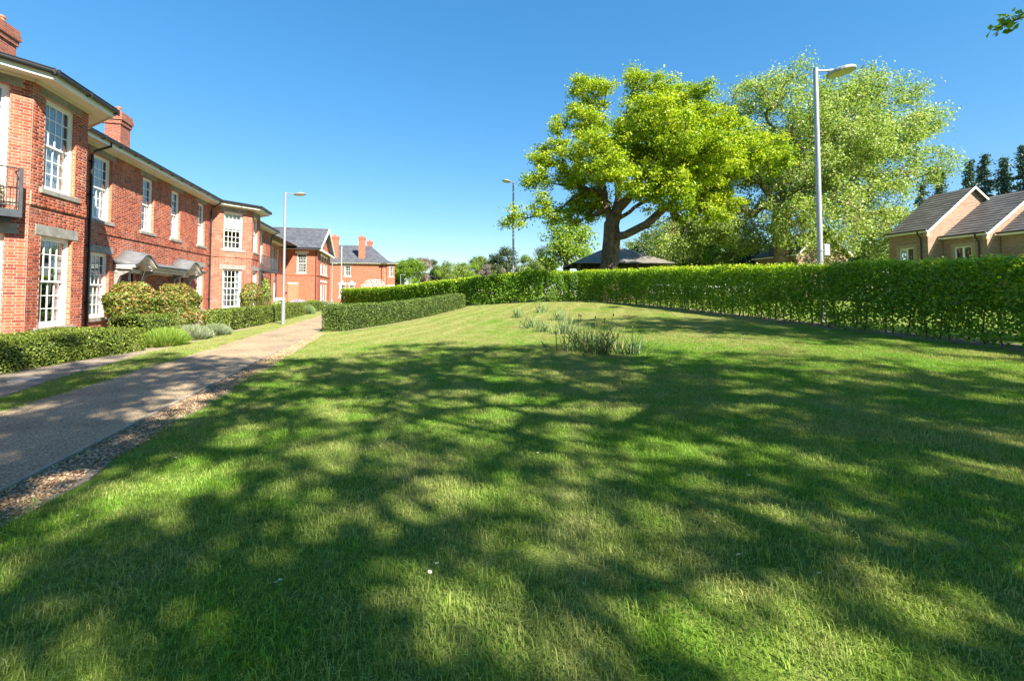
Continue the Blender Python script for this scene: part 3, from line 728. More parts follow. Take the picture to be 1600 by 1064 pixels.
# balcony of the near bay and the balcony beyond the far bay
def balcony(fr, u0, u1, proj_, zs, parent, posts=(), h=.98, step=.105):
    mb = MB(); mb.box(fr, u0, u1, .02, proj_, zs - .18, zs); bal = mb.build('balcony', M['iron'], parent)
    r = MB(); r.tube([fr.p(u0 + .03, .02, zs + h), fr.p(u0 + .03, proj_ - .03, zs + h), fr.p(u1 - .03, proj_ - .03, zs + h), fr.p(u1 - .03, .02, zs + h)], .02, 6)
    r.tube([fr.p(u0 + .03, .02, zs + .09), fr.p(u0 + .03, proj_ - .03, zs + .09), fr.p(u1 - .03, proj_ - .03, zs + .09), fr.p(u1 - .03, .02, zs + .09)], .012, 6)
    for u in (u0 + .03, u1 - .03): r.box(fr, u - .03, u + .03, proj_ - .06, proj_, zs, zs + h + .02)
    r.build('railing', M['iron'], bal)
    bm_ = MB(); bm_.tube([(0, 0, .09), (0, 0, h)], .0075, 6); me = None
    us = [u for u in np.arange(u0 + .1, u1 - .06, step)]
    for u in us:
        if me is None: o = bm_.build('baluster', M['iron'], bal); me = o.data
        else: o = bpy.data.objects.new('baluster', me); col.objects.link(o); adopt(o, bal)
        o.location = fr.p(u, proj_ - .03, zs)
    for s in (u0 + .03, u1 - .03):
        for w in np.arange(.12, proj_ - .08, step):
            o = bpy.data.objects.new('baluster', me); col.objects.link(o); adopt(o, bal); o.location = fr.p(s, w, zs)
    for (u, w) in posts:
        m = MB(); m.box(fr, u - .05, u + .05, w - .05, w + .05, 0, zs - .18); m.build('post', M['iron'], bal)
    return bal
F1 = Frame(PLAN[1], PLAN[2]); bal1 = balcony(F1, .15, 2.19, .5, 3.49, house)
m = MB(); m.box(F1, 1.6, 2.05, .02, .3, 3.2, 3.3); m.build('bracket', M['iron'], bal1)
balcony(F8, .9, 5.7, 1.2, 3.36, house, posts=((5.6, 1.1), (1.0, 1.1)))
# lintel / band over the doors on the near cant
for zt in (6.58, 2.95):
    m = MB(); m.box(F1, .2, 2.22, .0, .017, zt + .004, zt + .26); m.build('lintel', M['stone'], house, bevel=.004)

# ------------------------------------------------------------------ gabled brick house beyond
GY0, GY1, GX0, GX1, GE = 57.0, 68.2, -19.0, -8.5, 6.62
gh = empty('gabled_brick_house', (-13, 60, 0), 'red brick house with big slate roof and white gable pediment', 'house')
FA = Frame((GX0, GY0), (GX1, GY0)); FB = Frame((GX1, GY0), (GX1, GY1))
wA = [(-10.68 - GX0, -9.64 - GX0, 3.85, 6.15)]; wB = [(2.7, 4.0, 3.9, 6.1), (4.9, 6.2, 3.9, 6.1), (7.1, 8.4, 3.9, 6.1), (3.0, 4.2, .5, 2.9), (5.0, 6.1, .5, 2.9), (7.0, 8.2, .5, 2.9)]
wall_backing(FA, FA.L, -.1, GE, wA, gh, M['brick_far2']); wall_backing(FB, FB.L, -.1, GE, wB, gh, M['brick_far2'])
for w in wA: window(FA, *w, gh, 4, 3, 3, 'open', lmat=M['stone_pale'], smat=M['stone'])
for w in wB: window(FB, *w, gh, 3, 3, 3, 'net', lmat=M['white'], smat=M['white'])
m = MB(); m.box(FA, 0, FA.L, .003, .06, 3.62, 3.78); m.box(FB, -.06, FB.L, .003, .06, 3.62, 3.78); m.build('string_course', M['brick_far2'], gh)
m = MB(); m.box(FA, -11.6 - GX0, -10.5 - GX0, .003, .09, 2.62, 2.78); m.build('string_course', M['stone_pale'], gh)
m = MB(); m.box(FA, -10.5 - GX0, -10.42 - GX0, .005, .08, 0, 3.4); m.box(FA, -11.55 - GX0, -10.5 - GX0, .002, .03, 0, 2.6); m.build('buttress', M['brick_far'], gh)
m = MB(); m.tube([FA.p(-8.62 - GX0, .07, 0), FA.p(-8.62 - GX0, .07, GE)], .05, 8); m.build('downpipe', M['black'], gh)
for (u, z) in ((7.25, 5.2), (7.25, 1.6)): 
    m = MB(); m.box(FA, u, u + .12, .003, .2, z, z + .16); m.build('wall_lamp', M['iron'], gh)
ov = .75; ye0, ye1, yr = GY0 - ov, GY1 + ov, (GY0 + GY1) / 2; xo = GX1 + .5; RZ = 9.75; zr = GE + .12
m = MB()
m.slab([(GX0 - 1, ye0, zr), (xo, ye0, zr), (xo, yr, RZ), (GX0 - 1, yr, RZ)], .12); m.slab([(xo, ye1, zr), (GX0 - 1, ye1, zr), (GX0 - 1, yr, RZ), (xo, yr, RZ)], .12)
r = m.build('roof', M['slate'], gh)
m = MB(); m.tube([(GX0 - 1, yr, RZ + .02), (xo, yr, RZ + .02)], .1, 8); m.build('ridge_tiles', M['slate'], r)
m = MB(); m.poly([(GX0, GY0 - ov, GE), (xo - .05, GY0 - ov, GE), (xo - .05, GY0, GE), (GX0, GY0, GE)]); m.poly([(GX1, GY0, GE - .01), (xo - .05, GY0, GE - .01), (xo - .05, GY1, GE - .01), (GX1, GY1, GE - .01)]); m.build('soffit', M['white'], r)
m = MB(); m.tube([(GX0, ye0 - .05, GE + .1), (xo, ye0 - .05, GE + .1)], .08, 8); m.build('gutter', M['black'], r)
m = MB(); m.wbox(GX0, xo, ye0 + .003, ye0 + .03, GE - .06, GE + .1); m.wbox(xo - .12, xo + .01, ye0, ye1, GE - .16, GE + .06)
for ya in (ye0, ye1):
    m.add([(xo + .012, ya, zr - .14), (xo + .012, ya, zr + .06), (xo + .012, yr, RZ + .06), (xo + .012, yr, RZ - .34), (xo + .1, ya, zr - .14), (xo + .1, ya, zr + .06), (xo + .1, yr, RZ + .06), (xo + .1, yr, RZ - .34)],
          [(0, 1, 2, 3), (7, 6, 5, 4), (0, 4, 5, 1), (1, 5, 6, 2), (2, 6, 7, 3), (3, 7, 4, 0)])
m.build('bargeboard', M['white'], r)
m = MB(); m.poly([(GX1, GY0, GE), (GX1, GY1, GE), (GX1, yr, RZ - .1)]); m.build('gable_wall', M['brick_far2'], gh)
m = MB(); m.wbox(GX0 - .1, GX0, GY0, GY1, 0, GE); m.wbox(GX0, GX1, GY1 - .05, GY1, 0, GE); m.build('wall', M['brick_far2'], gh)

# ------------------------------------------------------------------ hipped brick house far behind
fh = empty('hipped_brick_house', (-6, 88, 0), 'orange brick house with hipped slate roof and tall chimneys', 'house')
HY0, HY1, HX0, HX1, HE = 85.0, 97.0, -16.0, -1.05, 6.8
FC = Frame((HX0, HY0), (HX1, HY0)); wC = [(-8.2 - HX0, -7.15 - HX0, 4.6, 6.4), (-9.0 - HX0, -8.0 - HX0, .9, 3.1), (-7.4 - HX0, -6.5 - HX0, .9, 3.1)]
wall_backing(FC, FC.L, -.1, HE, wC, fh, M['brick_far2'])
for i, w in enumerate(wC):
    ww = window(FC, *w, fh, 3, 2, 2, 'open', lmat=M['white'], smat=M['white'], lint_h=.1 if i == 0 else .3)
    if i:
        m = MB(); uc = (w[0] + w[1]) / 2; m.add([FC.p(uc - .3, .03, 3.4), FC.p(uc + .3, .03, 3.4), FC.p(uc, .03, 3.85), FC.p(uc - .3, .2, 3.4), FC.p(uc + .3, .2, 3.4), FC.p(uc, .2, 3.85)], [(0, 1, 2), (5, 4, 3), (0, 3, 4, 1), (1, 4, 5, 2), (2, 5, 3, 0)]); m.build('pediment', M['white'], ww)
m = MB(); m.wbox(HX1 - .05, HX1, HY0, HY1, 0, HE); m.wbox(HX0, HX1, HY1 - .05, HY1, 0, HE); m.build('wall', M['brick_far2'], fh)
FD = Frame((HX1 + .002, HY0 - .25), (.45, HY0 - .25)); wD = [(.5, 1.15, 4.55, 6.3), (.35, 1.25, .7, 2.9)]
wall_backing(FD, FD.L, -.1, HE - .05, wD, fh, M['brick_far2'])
for w in wD: window(FD, *w, fh, 2, 2, 2, 'open', lmat=M['white'], smat=M['white'], lint_h=.12)
m = MB(); m.wbox(.40, .45, HY0 - .25, HY0 + 6, 0, HE - .05); m.build('wall', M['brick_far2'], fh)
for k in range(9):
    m = MB(); m.box(FC, FC.L - .55 + (.06 if k % 2 else 0), FC.L - .02, .003, .05, .3 + k * .7, .3 + k * .7 + .62); m.build('quoin', M['brick_far'], fh)
m = MB(); m.box(FC, 0, FC.L + .1, .003, .55, HE + .12, HE + .3); m.box(FC, 0, FC.L + .05, .003, .3, HE - .05, HE + .119); m.wbox(HX1, 1.0, HY0 - .8, HY0 + 6, HE + .05, HE + .2); m.build('cornice', M['stone_pale'], fh)
for k in range(26):
    m = MB(); u = 4 + k * .42; m.box(FC, u, u + .18, .301, .45, HE + .0, HE + .118); m.build('dentil', M['white'], fh)
m = MB(); e = .6; hr = 9.75; yrr = (HY0 + HY1) / 2; xr = -4.1
a, b, c, d = (HX0, HY0 - e, HE + .3), (HX1 + e, HY0 - e, HE + .3), (HX1 + e, HY1 + e, HE + .3), (HX0, HY1 + e, HE + .3)
m.slab([a, b, (xr, yrr, hr + .9), (HX0, yrr, hr + .9)], .1); m.slab([b, c, (xr, yrr, hr + .9)], .1); m.slab([c, d, (HX0, yrr, hr + .9), (xr, yrr, hr + .9)], .1)
hrf = m.build('roof', M['slate'], fh)
m = MB(); m.slab([(HX1 - 1, HY0 - .85, HE + .21), (1.05, HY0 - .85, HE + .21), (1.05, HY0 + 6, HE + .21), (HX1 - 1, HY0 + 3, HE + 1.1)], .06); m.build('bay_roof', M['slate'], hrf)
chimney(hrf, -9.95, HY0 + 1.2, 7.2, 11.75, 1.2, .8, 2, 'brick_far2', .12); chimney(hrf, -5.38, HY0 + 1.2, 7.2, 11.75, 1.12, .8, 2, 'brick_far2', .12); chimney(hrf, -4.3, yrr + .5, 9.5, 11.6, 1.0, .9, 1, 'brick_far2', .12)
m = MB(); m.tube([FC.p(-1.92 - HX0, .08, 0), FC.p(-1.92 - HX0, .08, HE)], .06, 8); m.build('downpipe', M['black'], fh)

# ------------------------------------------------------------------ buff houses on the right
def cw(Xc, Zc): return np.array([Xc * math.cos(TH) + Zc * math.sin(TH), -Xc * math.sin(TH) + Zc * math.cos(TH)])
KD = np.array([-.14, 1.0]); KD /= np.linalg.norm(KD); KE = np.array([KD[1], -KD[0]])
def cwd(v): return np.array([v[0] * math.cos(TH) + v[1] * math.sin(TH), -v[0] * math.sin(TH) + v[1] * math.cos(TH)])
back, side = cwd(KD), cwd(KE)
def buff_house(corner, eave, half, rise, length, label, win=True, pipe=True, wu=.6):
    c = np.array(corner); zb = .4; root = empty('gabled_buff_house', (c[0], c[1], zb), label, 'house', None)
    e = c + side * 2 * half; fg = Frame(c, e)                       # gable wall faces the camera side
    if fg.n @ back > 0: fg = Frame(e, c)
    fs = Frame(c + back * length, c)
    holes = [(length - wu - 1.0, length - wu, 3.45 if win is True else win, (3.45 if win is True else win) + .95)] if win else []
    wall_backing(fg, fg.L, zb, eave, [], root, M['buff']); wall_backing(fs, fs.L, zb, eave, holes, root, M['buff'])
    pk = fg.p(fg.L / 2, 0, eave + rise)
    m = MB(); m.poly([fg.p(0, 0, eave), fg.p(fg.L, 0, eave), pk]); m.build('gable_wall', M['buff'], root)
    for h in holes:
        w = MB(); u0, u1, z0, z1 = h; d0, d1 = -.12, -.05
        for a, b in ((u0, u0 + .07), ((u0 + u1) / 2 - .05, (u0 + u1) / 2 + .05), (u1 - .07, u1)): w.box(fs, a, b, d0, d1, z0, z1)
        for a, b in ((z0, z0 + .07), (z1 - .07, z1)):
            w.box(fs, u0 + .07, (u0 + u1) / 2 - .05, d0, d1 - .002, a, b); w.box(fs, (u0 + u1) / 2 + .05, u1 - .07, d0, d1 - .002, a, b)
        wo = w.build('window', M['white'], root)
        for a, b in ((u0 + .07, (u0 + u1) / 2 - .05), ((u0 + u1) / 2 + .05, u1 - .07)): place_unit('pane', PANE_ME, fs, a, -.09, z0 + .07, b - a, .004, z1 - z0 - .14, wo)
        s = MB(); t = .2
        s.box(fs, u0 - t, u0, -.06, .012, z0 - t, z1 + t); s.box(fs, u1, u1 + t, -.06, .012, z0 - t, z1 + t); s.box(fs, u0, u1, -.06, .011, z1, z1 + t); s.box(fs, u0, u1, -.06, .011, z0 - t, z0); s.build('surround', M['buff_stone'], wo)
        s = MB(); s.box(fs, u0 - .1, u1 + .1, -.7, -.65, z0 - .1, z1 + .1); s.build('room', M['room'], wo)
    # roof courses: overlapping strips
    o1 = .3; E1 = fs; n = 16; rs = MB(); sl = rise / half
    gdir = fg.d; gl = fg.L; fwd = -back * .22
    for sgn in (0, 1):
        for k in range(n):
            t0, t1 = k / n, (k + 1) / n; lo = half + o1
            def pt(t, bk, dz):
                s_ = (-o1 + lo * t) if sgn == 0 else (gl + o1 - lo * t)
                zz = eave + .1 + ((-o1 + lo * t)) * sl + dz
                q = np.array(fg.p(s_, 0, 0))[:2] + (fwd if not bk else back * length)
                return (q[0], q[1], zz)
            a, b, c_, d_ = pt(t0, 0, .05), pt(t0, 1, .05), pt(t1 + .02 / n, 1, .02), pt(t1 + .02 / n, 0, .02)
            rs.slab([a, b, c_, d_] if sgn else [a, d_, c_, b], .05)
    ro = rs.build('roof', M['tile'], root)
    bb = MB()
    for sgn in (0, 1):
        P = []
        for t in (0, 1):
            s_ = (-o1 + (half + o1) * t) if sgn == 0 else (gl + o1 - (half + o1) * t); zz = eave + .1 + (-o1 + (half + o1) * t) * sl
            for dn in (-.09, .06):
                for ex in (0, .035):
                    q = np.array(fg.p(s_, 0, 0))[:2] + fwd * (1.0) - back * (.004 + ex); P.append((q[0], q[1], zz + dn))
        bb.add(P, [(0, 1, 3, 2), (4, 6, 7, 5), (0, 4, 5, 1), (2, 3, 7, 6), (0, 2, 6, 4), (1, 5, 7, 3)])
    bb.build('bargeboard', M['white'], ro)
    fb = MB(); fb.box(fs, 0, fs.L + .2, o1 - .02, o1 + .01, eave - .13, eave + .0); fb.build('fascia', M['white'], ro)
    gu = MB(); gu.tube([fs.p(0, o1 + .07, eave + .03), fs.p(fs.L + .2, o1 + .07, eave + .03)], .06, 8); gu.build('gutter', M['black'], ro)
    sf = MB(); sf.box(fs, 0, fs.L, .004, o1 - .021, eave - .13, eave - .10); sf.build('soffit', M['white'], ro)
    kn = MB(); kn.box(fs, fs.L - .05, fs.L + .16, .006, .26, eave - .42, eave - .16); kn.build('kneeler', M['buff_stone'], ro)
    if pipe:
        pp = MB(); pp.tube([fs.p(fs.L - .4, o1 + .05, eave), fs.p(fs.L - .4, o1, eave - .25), fs.p(fs.L - .4, .07, eave - .5), fs.p(fs.L - .4, .07, zb)], .045, 8); pp.build('downpipe', M['black'], root)
    return root
c2 = cw(29.3, 28.0); c1 = cw(27.8, 30.35); c3 = cw(30.6, 25.5)
buff_house(c1, 5.72, 3.6, 2.9, 2.7, 'buff brick house with highest gable, rising behind the spreading pale tree', win=3.72, wu=.95)
buff_house(c2, 5.25, 3.75, 2.75, 2.5, 'buff brick house stepped forward between two taller buff gables, with downpipe', win=3.6, wu=.85)
buff_house(c3, 5.2, 3.6, 2.7, 2.6, 'buff brick house with only its dark eaves and downpipe showing', win=False)
buff_house(cw(22.3, 35.5), 4.6, 2.2, 1.8, 5, 'small buff brick house half hidden behind the plane tree trunk', win=3.0)

# pavilion behind the oak
pv = empty('pavilion', (19.8, 38.1, 1.0), 'timber pavilion with wide hipped shingle roof behind the oak trunk', 'pavilion')
pc = np.array([19.8, 38.6]); m = MB(); hw = 4.3; ez = 4.05; top = (pc[0], pc[1], 6.0)
cs = [tuple(pc + rt[:2] * a * hw + fw[:2] * b * hw) + (ez,) for a, b in ((-1, -1), (1, -1), (1, 1), (-1, 1))]
for i in range(4):
    a, b = cs[i], cs[(i + 1) % 4]
    n = 8
    for k in range(n):
        l = lambda p, t: tuple(np.array(p) + (np.array(top) - np.array(p)) * t)
        m.slab([tuple(np.array(l(a, k / n)) + [0, 0, .05]), tuple(np.array(l(b, k / n)) + [0, 0, .05]), l(b, (k + 1.05) / n if k < n - 1 else .995), l(a, (k + 1.05) / n if k < n - 1 else .995)], .05)
m.build('roof', M['shake'], pv)
for a in (-.85, -.3, .3, .85):
    for b in (-.85, .85):
        q = pc + rt[:2] * a * hw + fw[:2] * b * hw; p = MB(); p.wbox(q[0] - .1, q[0] + .1, q[1] - .1, q[1] + .1, .9, ez + .2); p.build('post', M['twig'], pv)
m = MB(); m.wbox(pc[0] - 2.4, pc[0] + 2.4, pc[1] - 2.2, pc[1] + 2.2, .9, 3.9); m.build('wall', M['twig'], pv)

# ------------------------------------------------------------------ lamp posts
def lamp_post(pos, h, label, arm, head, ang, scale=1.0, box=False, sleeve=1.2, r=.07, tilt=.12):
    x, y = pos; z = float(terrain(x, y)); root = empty('lamp_post', (x, y, z), label, 'lamp post', 'lamp posts around the lawn')
    m = MB(); m.tube([(x, y, z + sleeve), (x, y, z + h)], [r, r * .82], 14); m.build('column', M['steel'], root, smooth=False)
    m = MB(); m.tube([(x, y, z - .2), (x, y, z + sleeve - .04), (x, y, z + sleeve + .03)], [r * 1.45, r * 1.45, r * 1.02], 14); m.build('base_sleeve', M['steel'], root)
    d = np.array([math.cos(ang), math.sin(ang)]); zt = z + h - .09 * scale
    m = MB(); m.tube([(x, y, zt), (x + d[0] * arm, y + d[1] * arm, zt + .0)], [r * .42, r * .36], 8); m.build('arm', M['steel'], root)
    # lantern: shallow bowl with a domed lid
    V = []; Fq = []; n = 20; prof = [(.0, .10), (.45, .092), (.8, .065), (.97, .02), (1.0, -.02), (.985, -.075), (.93, -.09)]
    cxy = np.array([x, y]) + d * (arm + head * .46)
    def shape(prof, zo=0):
        m = MB(); P = []
        for (rr, zz) in prof:
            for k in range(n):
                t = 2 * math.pi * k / n; lx = math.cos(t) * rr * head / 2; ly = math.sin(t) * rr * head * .47
                lz = zz * head + lx * tilt + zo
                P.append((cxy[0] + d[0] * lx - d[1] * ly, cxy[1] + d[1] * lx + d[0] * ly, zt + lz))
        fs = [(i * n + k, i * n + (k + 1) % n, (i + 1) * n + (k + 1) % n, (i + 1) * n + k) for i in range(len(prof) - 1) for k in range(n)]
        m.add(P, fs + [tuple(range(n - 1, -1, -1)), tuple(range((len(prof) - 1) * n, len(prof) * n))]); return m
    ln = shape(prof[:]).build('lantern', M['steel_dark'], root, smooth=False)
    shape([(.02, -.085), (.91, -.0925), (.8, -.108), (.4, -.118)]).build('diffuser', M['diffuser'], ln)
    m = MB(); m.tube([(x + d[0] * (arm - .06), y + d[1] * (arm - .06), zt), (x + d[0] * (arm + head * .12), y + d[1] * (arm + head * .12), zt)], [r * .55, r * .7], 8); m.build('spigot', M['steel_dark'], ln)
    if box:
        m = MB(); m.wbox(x + r + .0, x + r + .24, y - .1, y + .1, z + 2.35, z + 2.75); m.build('control_box', M['steel'], root, bevel=.01)
        m = MB(); m.tube([(x, y, z + 2.5), (x, y, z + 2.54)], r * 1.15, 14); m.build('strap', M['steel_dark'], root)
    return root
aR = -TH; 
lamp_post((14.55, 12.72), 9.05, 'tall steel lamp post with large oval lantern and small grey box, behind the long hedge', .5, .92, aR, 1.0, True, .6, .095, .16)
lamp_post((8.2, 30.9), 8.6, 'tall steel lamp post behind the hedge at the left edge of the oak', .35, .62, math.pi - TH + .7, .8, False, .8, .075)
lamp_post((-5.16, 24.45), 6.5, 'slim steel lamp post with wide base sleeve at the edge of the gravel path', .42, .56, aR + .15, .7, False, 1.25, .065)
lamp_post((-6.5, 54), 4.9, 'small white lamp post in front of the gabled house end wall', .2, .45, aR + .3, .6, False, .8, .06)
def far_lamp(px, ptop, D, label, side_=1):
    p = at_depth(px, ptop, D); lamp_post((p[0], p[1]), p[2] - float(terrain(p[0], p[1])), label, .5, .6, aR if side_ > 0 else math.pi + aR, .7, False, .8, .07)
far_lamp(626, 429, 95, 'distant lamp post right of the hipped brick house, among trees'); far_lamp(642, 433, 105, 'distant short lamp post below the round bright tree')
far_lamp(812, 419, 80, 'distant lamp post showing just above the hedge beside the tall post')
p = on_y(534, 386, 70); fp = empty('flagpole', (p[0], p[1], 0), 'thin white flagpole in front of the hipped brick house', 'flagpole')
m = MB(); m.tube([(p[0], p[1], 0), (p[0], p[1], p[2])], [.06, .035], 8); m.build('pole', M['white'], fp); m = MB(); m.tube([(p[0], p[1], p[2]), (p[0], p[1], p[2] + .12)], [.07, .03], 8); m.build('finial', M['steel'], fp)

# ------------------------------------------------------------------ hedges
def resample(P, ds):
    P = np.array(P, float); seg = np.hypot(*np.diff(P, axis=0).T); s = np.concatenate([[0], np.cumsum(seg)]); return s, P
def hedge_points(P, hw, h, n, rg, shell=.72, bottom=0.0, rough=.07, round_=.12, sparse_low=.5):
    s, P = resample(P, .1); L = s[-1]; t = rg.random(n) * L
    x = np.interp(t, s, P[:, 0]); y = np.interp(t, s, P[:, 1])
    i = np.clip(np.searchsorted(s, t) - 1, 0, len(s) - 2); dd = np.diff(P, axis=0)[i]; dd /= np.linalg.norm(dd, axis=1, keepdims=True); nn = np.stack([dd[:, 1], -dd[:, 0]], 1)
    per = 2 * h + 2 * hw; e = rg.random(n) * per
    w = np.where(e < h, -hw, np.where(e < h + 2 * hw, e - h - hw, hw)); z = np.where(e < h, e, np.where(e < h + 2 * hw, h, per - e))
    nw = np.where(e < h, -1, np.where(e < h + 2 * hw, 0, 1)).astype(float); nz = np.where((e >= h) & (e < h + 2 * hw), 1.0, .15)
    inner = rg.random(n) > shell; w = np.where(inner, rg.uniform(-hw, hw, n), w); z = np.where(inner, rg.random(n) * h, z)
    # rounded shoulders and a lumpy clipped face
    slow = np.sin(t * .83 + 1.1) * np.sin(t * .37 + .4)
    lump = (np.sin(t * 2.3 + z * 3.1 + w) + np.sin(t * 5.1 - z * 4.3) * .6) * rough * .5
    w = w * (1 + lump / hw) + rg.normal(size=n) * rough * .5; z = z + lump * .6 * (z > .5 * h) + rg.normal(size=n) * rough * .45
    shoulder = np.clip((z - (h - round_ * 2)) / (round_ * 2), 0, 1); w = w * (1 - .5 * shoulder ** 3 * round_ / hw)
    z = z + slow * rough * .45 * (z > .6 * h)
    keep = (rg.random(n) < np.clip(sparse_low + (z / h) * 1.6, 0, 1)) & (z > bottom + .02)
    if sparse_low < .4:      # thin, see-through places low in the tall hedge
        hole = (np.sin(t * 2.9 + 1.3 * np.sin(t * .9)) * np.sin(z * 4.2 + t * .6) > .45) & (z < .62 * h)
        keep &= ~(hole & (rg.random(n) < .62))
    C = np.stack([x + nn[:, 0] * w, y + nn[:, 1] * w, terrain(x, y) + np.maximum(z, .03)], 1)
    N = np.stack([nn[:, 0] * nw, nn[:, 1] * nw, nz], 1) * .9 + rg.normal(size=(n, 3)) * .55
    return C[keep], N[keep], (z / h)[keep]
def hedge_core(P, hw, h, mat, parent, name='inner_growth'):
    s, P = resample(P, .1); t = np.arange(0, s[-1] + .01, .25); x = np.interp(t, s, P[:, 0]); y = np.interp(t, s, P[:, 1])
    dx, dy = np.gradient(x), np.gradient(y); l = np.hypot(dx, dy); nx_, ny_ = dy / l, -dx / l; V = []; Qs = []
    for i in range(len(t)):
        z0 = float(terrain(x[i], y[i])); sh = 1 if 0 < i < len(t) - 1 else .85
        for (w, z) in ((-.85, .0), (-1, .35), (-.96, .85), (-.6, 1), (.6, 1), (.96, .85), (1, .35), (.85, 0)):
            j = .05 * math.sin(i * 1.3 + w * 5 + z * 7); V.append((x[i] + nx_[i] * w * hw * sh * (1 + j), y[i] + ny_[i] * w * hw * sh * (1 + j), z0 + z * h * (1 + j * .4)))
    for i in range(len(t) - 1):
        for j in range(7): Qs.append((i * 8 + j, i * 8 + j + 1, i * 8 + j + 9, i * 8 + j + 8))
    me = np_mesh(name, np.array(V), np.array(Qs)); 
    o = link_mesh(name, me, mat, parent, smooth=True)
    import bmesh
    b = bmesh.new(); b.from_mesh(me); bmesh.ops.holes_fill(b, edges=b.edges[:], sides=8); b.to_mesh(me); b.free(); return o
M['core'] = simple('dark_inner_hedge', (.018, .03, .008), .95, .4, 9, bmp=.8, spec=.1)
def stems(P, ds, hw, h, parent, rg, r=.022):
    s, P = resample(P, .1); V = []; Fq = []
    t = .2
    while t < s[-1]:
        x, y = np.interp(t, s, P[:, 0]), np.interp(t, s, P[:, 1]); z = float(terrain(x, y)); x += rg.normal() * .05; y += rg.normal() * .05
        nodes = [np.array([x, y, z - .05])]; par = [-1]; rad = [r * rg.uniform(.9, 1.6)]
        p = 0
        for k in range(1, 5): nodes.append(nodes[p] + np.array([rg.normal() * .05, rg.normal() * .05, h * .2])); par.append(p); rad.append(rad[p] * .85); p = len(nodes) - 1
        for k in range(5):
            b = rg.integers(1, 4); q = nodes[b]; a = rg.random() * 6.3; l = rg.uniform(.2, .45)
            nodes.append(q + np.array([math.cos(a) * l, math.sin(a) * l, rg.uniform(.1, .4)])); par.append(b); rad.append(.008)
        v, f = branch_mesh(nodes, par, rad, 6); Fq += [tuple(np.array(q) + len(V)) for q in f]; V += list(v); t += ds * rg.uniform(.7, 1.3)
    # quads only
    o = link_mesh('stems', np_mesh('stems', np.array(V), np.array(Fq)), M['twig'], parent); o['kind'] = 'stuff'; return o
def beech_hedge(P, hw, h, n, leaf, label, seed, st=.33):
    rg = np.random.default_rng(seed); p0 = P[len(P) // 2]; root = empty('hedge', (p0[0], p0[1], float(terrain(*p0))), label, 'hedge')
    C, N, zr_ = hedge_points(P, hw, h, n, rg, .66, .0, .12, .1, .26)
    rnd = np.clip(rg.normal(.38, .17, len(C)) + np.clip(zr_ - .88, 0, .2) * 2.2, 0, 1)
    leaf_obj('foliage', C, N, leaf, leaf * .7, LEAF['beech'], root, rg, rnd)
    # stray shoots above the clipped top
    m = int(n * .012); s, PP = resample(P, .1); t = rg.random(m) * s[-1]; x = np.interp(t, s, PP[:, 0]); y = np.interp(t, s, PP[:, 1])
    C2 = np.stack([x + rg.normal(size=m) * hw * .5, y + rg.normal(size=m) * hw * .5, terrain(x, y) + h + rg.random(m) ** 2 * .16], 1)
    leaf_obj('shoots', C2, rg.normal(size=(m, 3)) + [0, 0, .4], leaf, leaf * .6, LEAF['beech'], root, rg, rg.uniform(.5, 1, m))
    stems(P, st, hw, h, root, rg); return root
beech_hedge(HEDGE_R, .46, 1.93, 200000, .078, 'long tall green hedge with see-through base along the right of the lawn', 11)
beech_hedge(HEDGE_B, .45, 2.0, 100000, .125, 'bright sunlit green hedge curving away behind the low clipped hedge', 12, .5)
def box_hedge(P, hw, h, n, leaf, label, seed, mat='box', name='clipped_hedge', rough=.05, round_=.2):
    rg = np.random.default_rng(seed); p0 = P[len(P) // 2]; root = empty(name, (p0[0], p0[1], float(terrain(*p0))), label, 'hedge')
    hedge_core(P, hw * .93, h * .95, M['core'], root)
    C, N, z = hedge_points(P, hw, h, n, rg, .95, 0, rough, round_, .75)
    # end caps
    ext = []
    for e, d in ((P[0], np.array(P[0]) - np.array(P[1])), (P[-1], np.array(P[-1]) - np.array(P[-2]))):
        d = d / np.linalg.norm(d); m = int(n * .06); w = rg.uniform(-hw, hw, m); zz = rg.random(m) * h; nn = np.array([d[1], -d[0]])
        bulge = .10 * np.sqrt(np.clip(1 - (w / hw) ** 2, 0, 1)) + rg.normal(size=m) * rough * .5
        q = np.stack([e[0] + nn[0] * w + d[0] * bulge, e[1] + nn[1] * w + d[1] * bulge, terrain(e[0], e[1]) + zz], 1); ext.append((q, np.tile([d[0], d[1], .2], (m, 1)) + rg.normal(size=(m, 3)) * .5))
    C = np.concatenate([C] + [a for a, b in ext]); N = np.concatenate([N] + [b for a, b in ext])
    leaf_obj('foliage', C, N, leaf, leaf * .65, LEAF[mat], root, rg, np.clip(rg.normal(.45, .2, len(C)), 0, 1)); return root
box_hedge(HEDGE_C, .52, 1.02, 30000, .05, 'low dark clipped hedge running from the path towards the tall hedge', 21, 'box2')
box_hedge([(-8.15, 8.0), (-8.05, 10.0), (-7.7, 12.2), (-7.25, 14.3)], 1.0, .60, 40000, .042, 'wide low clipped hedge with lighter top below the near bay window', 22, 'box', round_=.28)
box_hedge([(-7.75, 16.3), (-7.35, 17.7)], .62, .8, 8000, .042, 'short rounded clipped hedge between the wide hedge and the photinia bushes', 23, 'box', round_=.3)
box_hedge([(-6.75, 20.6), (-6.45, 24.0), (-6.4, 29.0), (-6.35, 34.0)], .5, .84, 26000, .05, 'low clipped hedge beside the path lamp post in front of the far bay', 24, 'box')
box_hedge([(-6.6, 36.5), (-6.5, 44)], .5, .8, 6000, .06, 'low clipped hedge further along the path past the lamp post', 25, 'box')

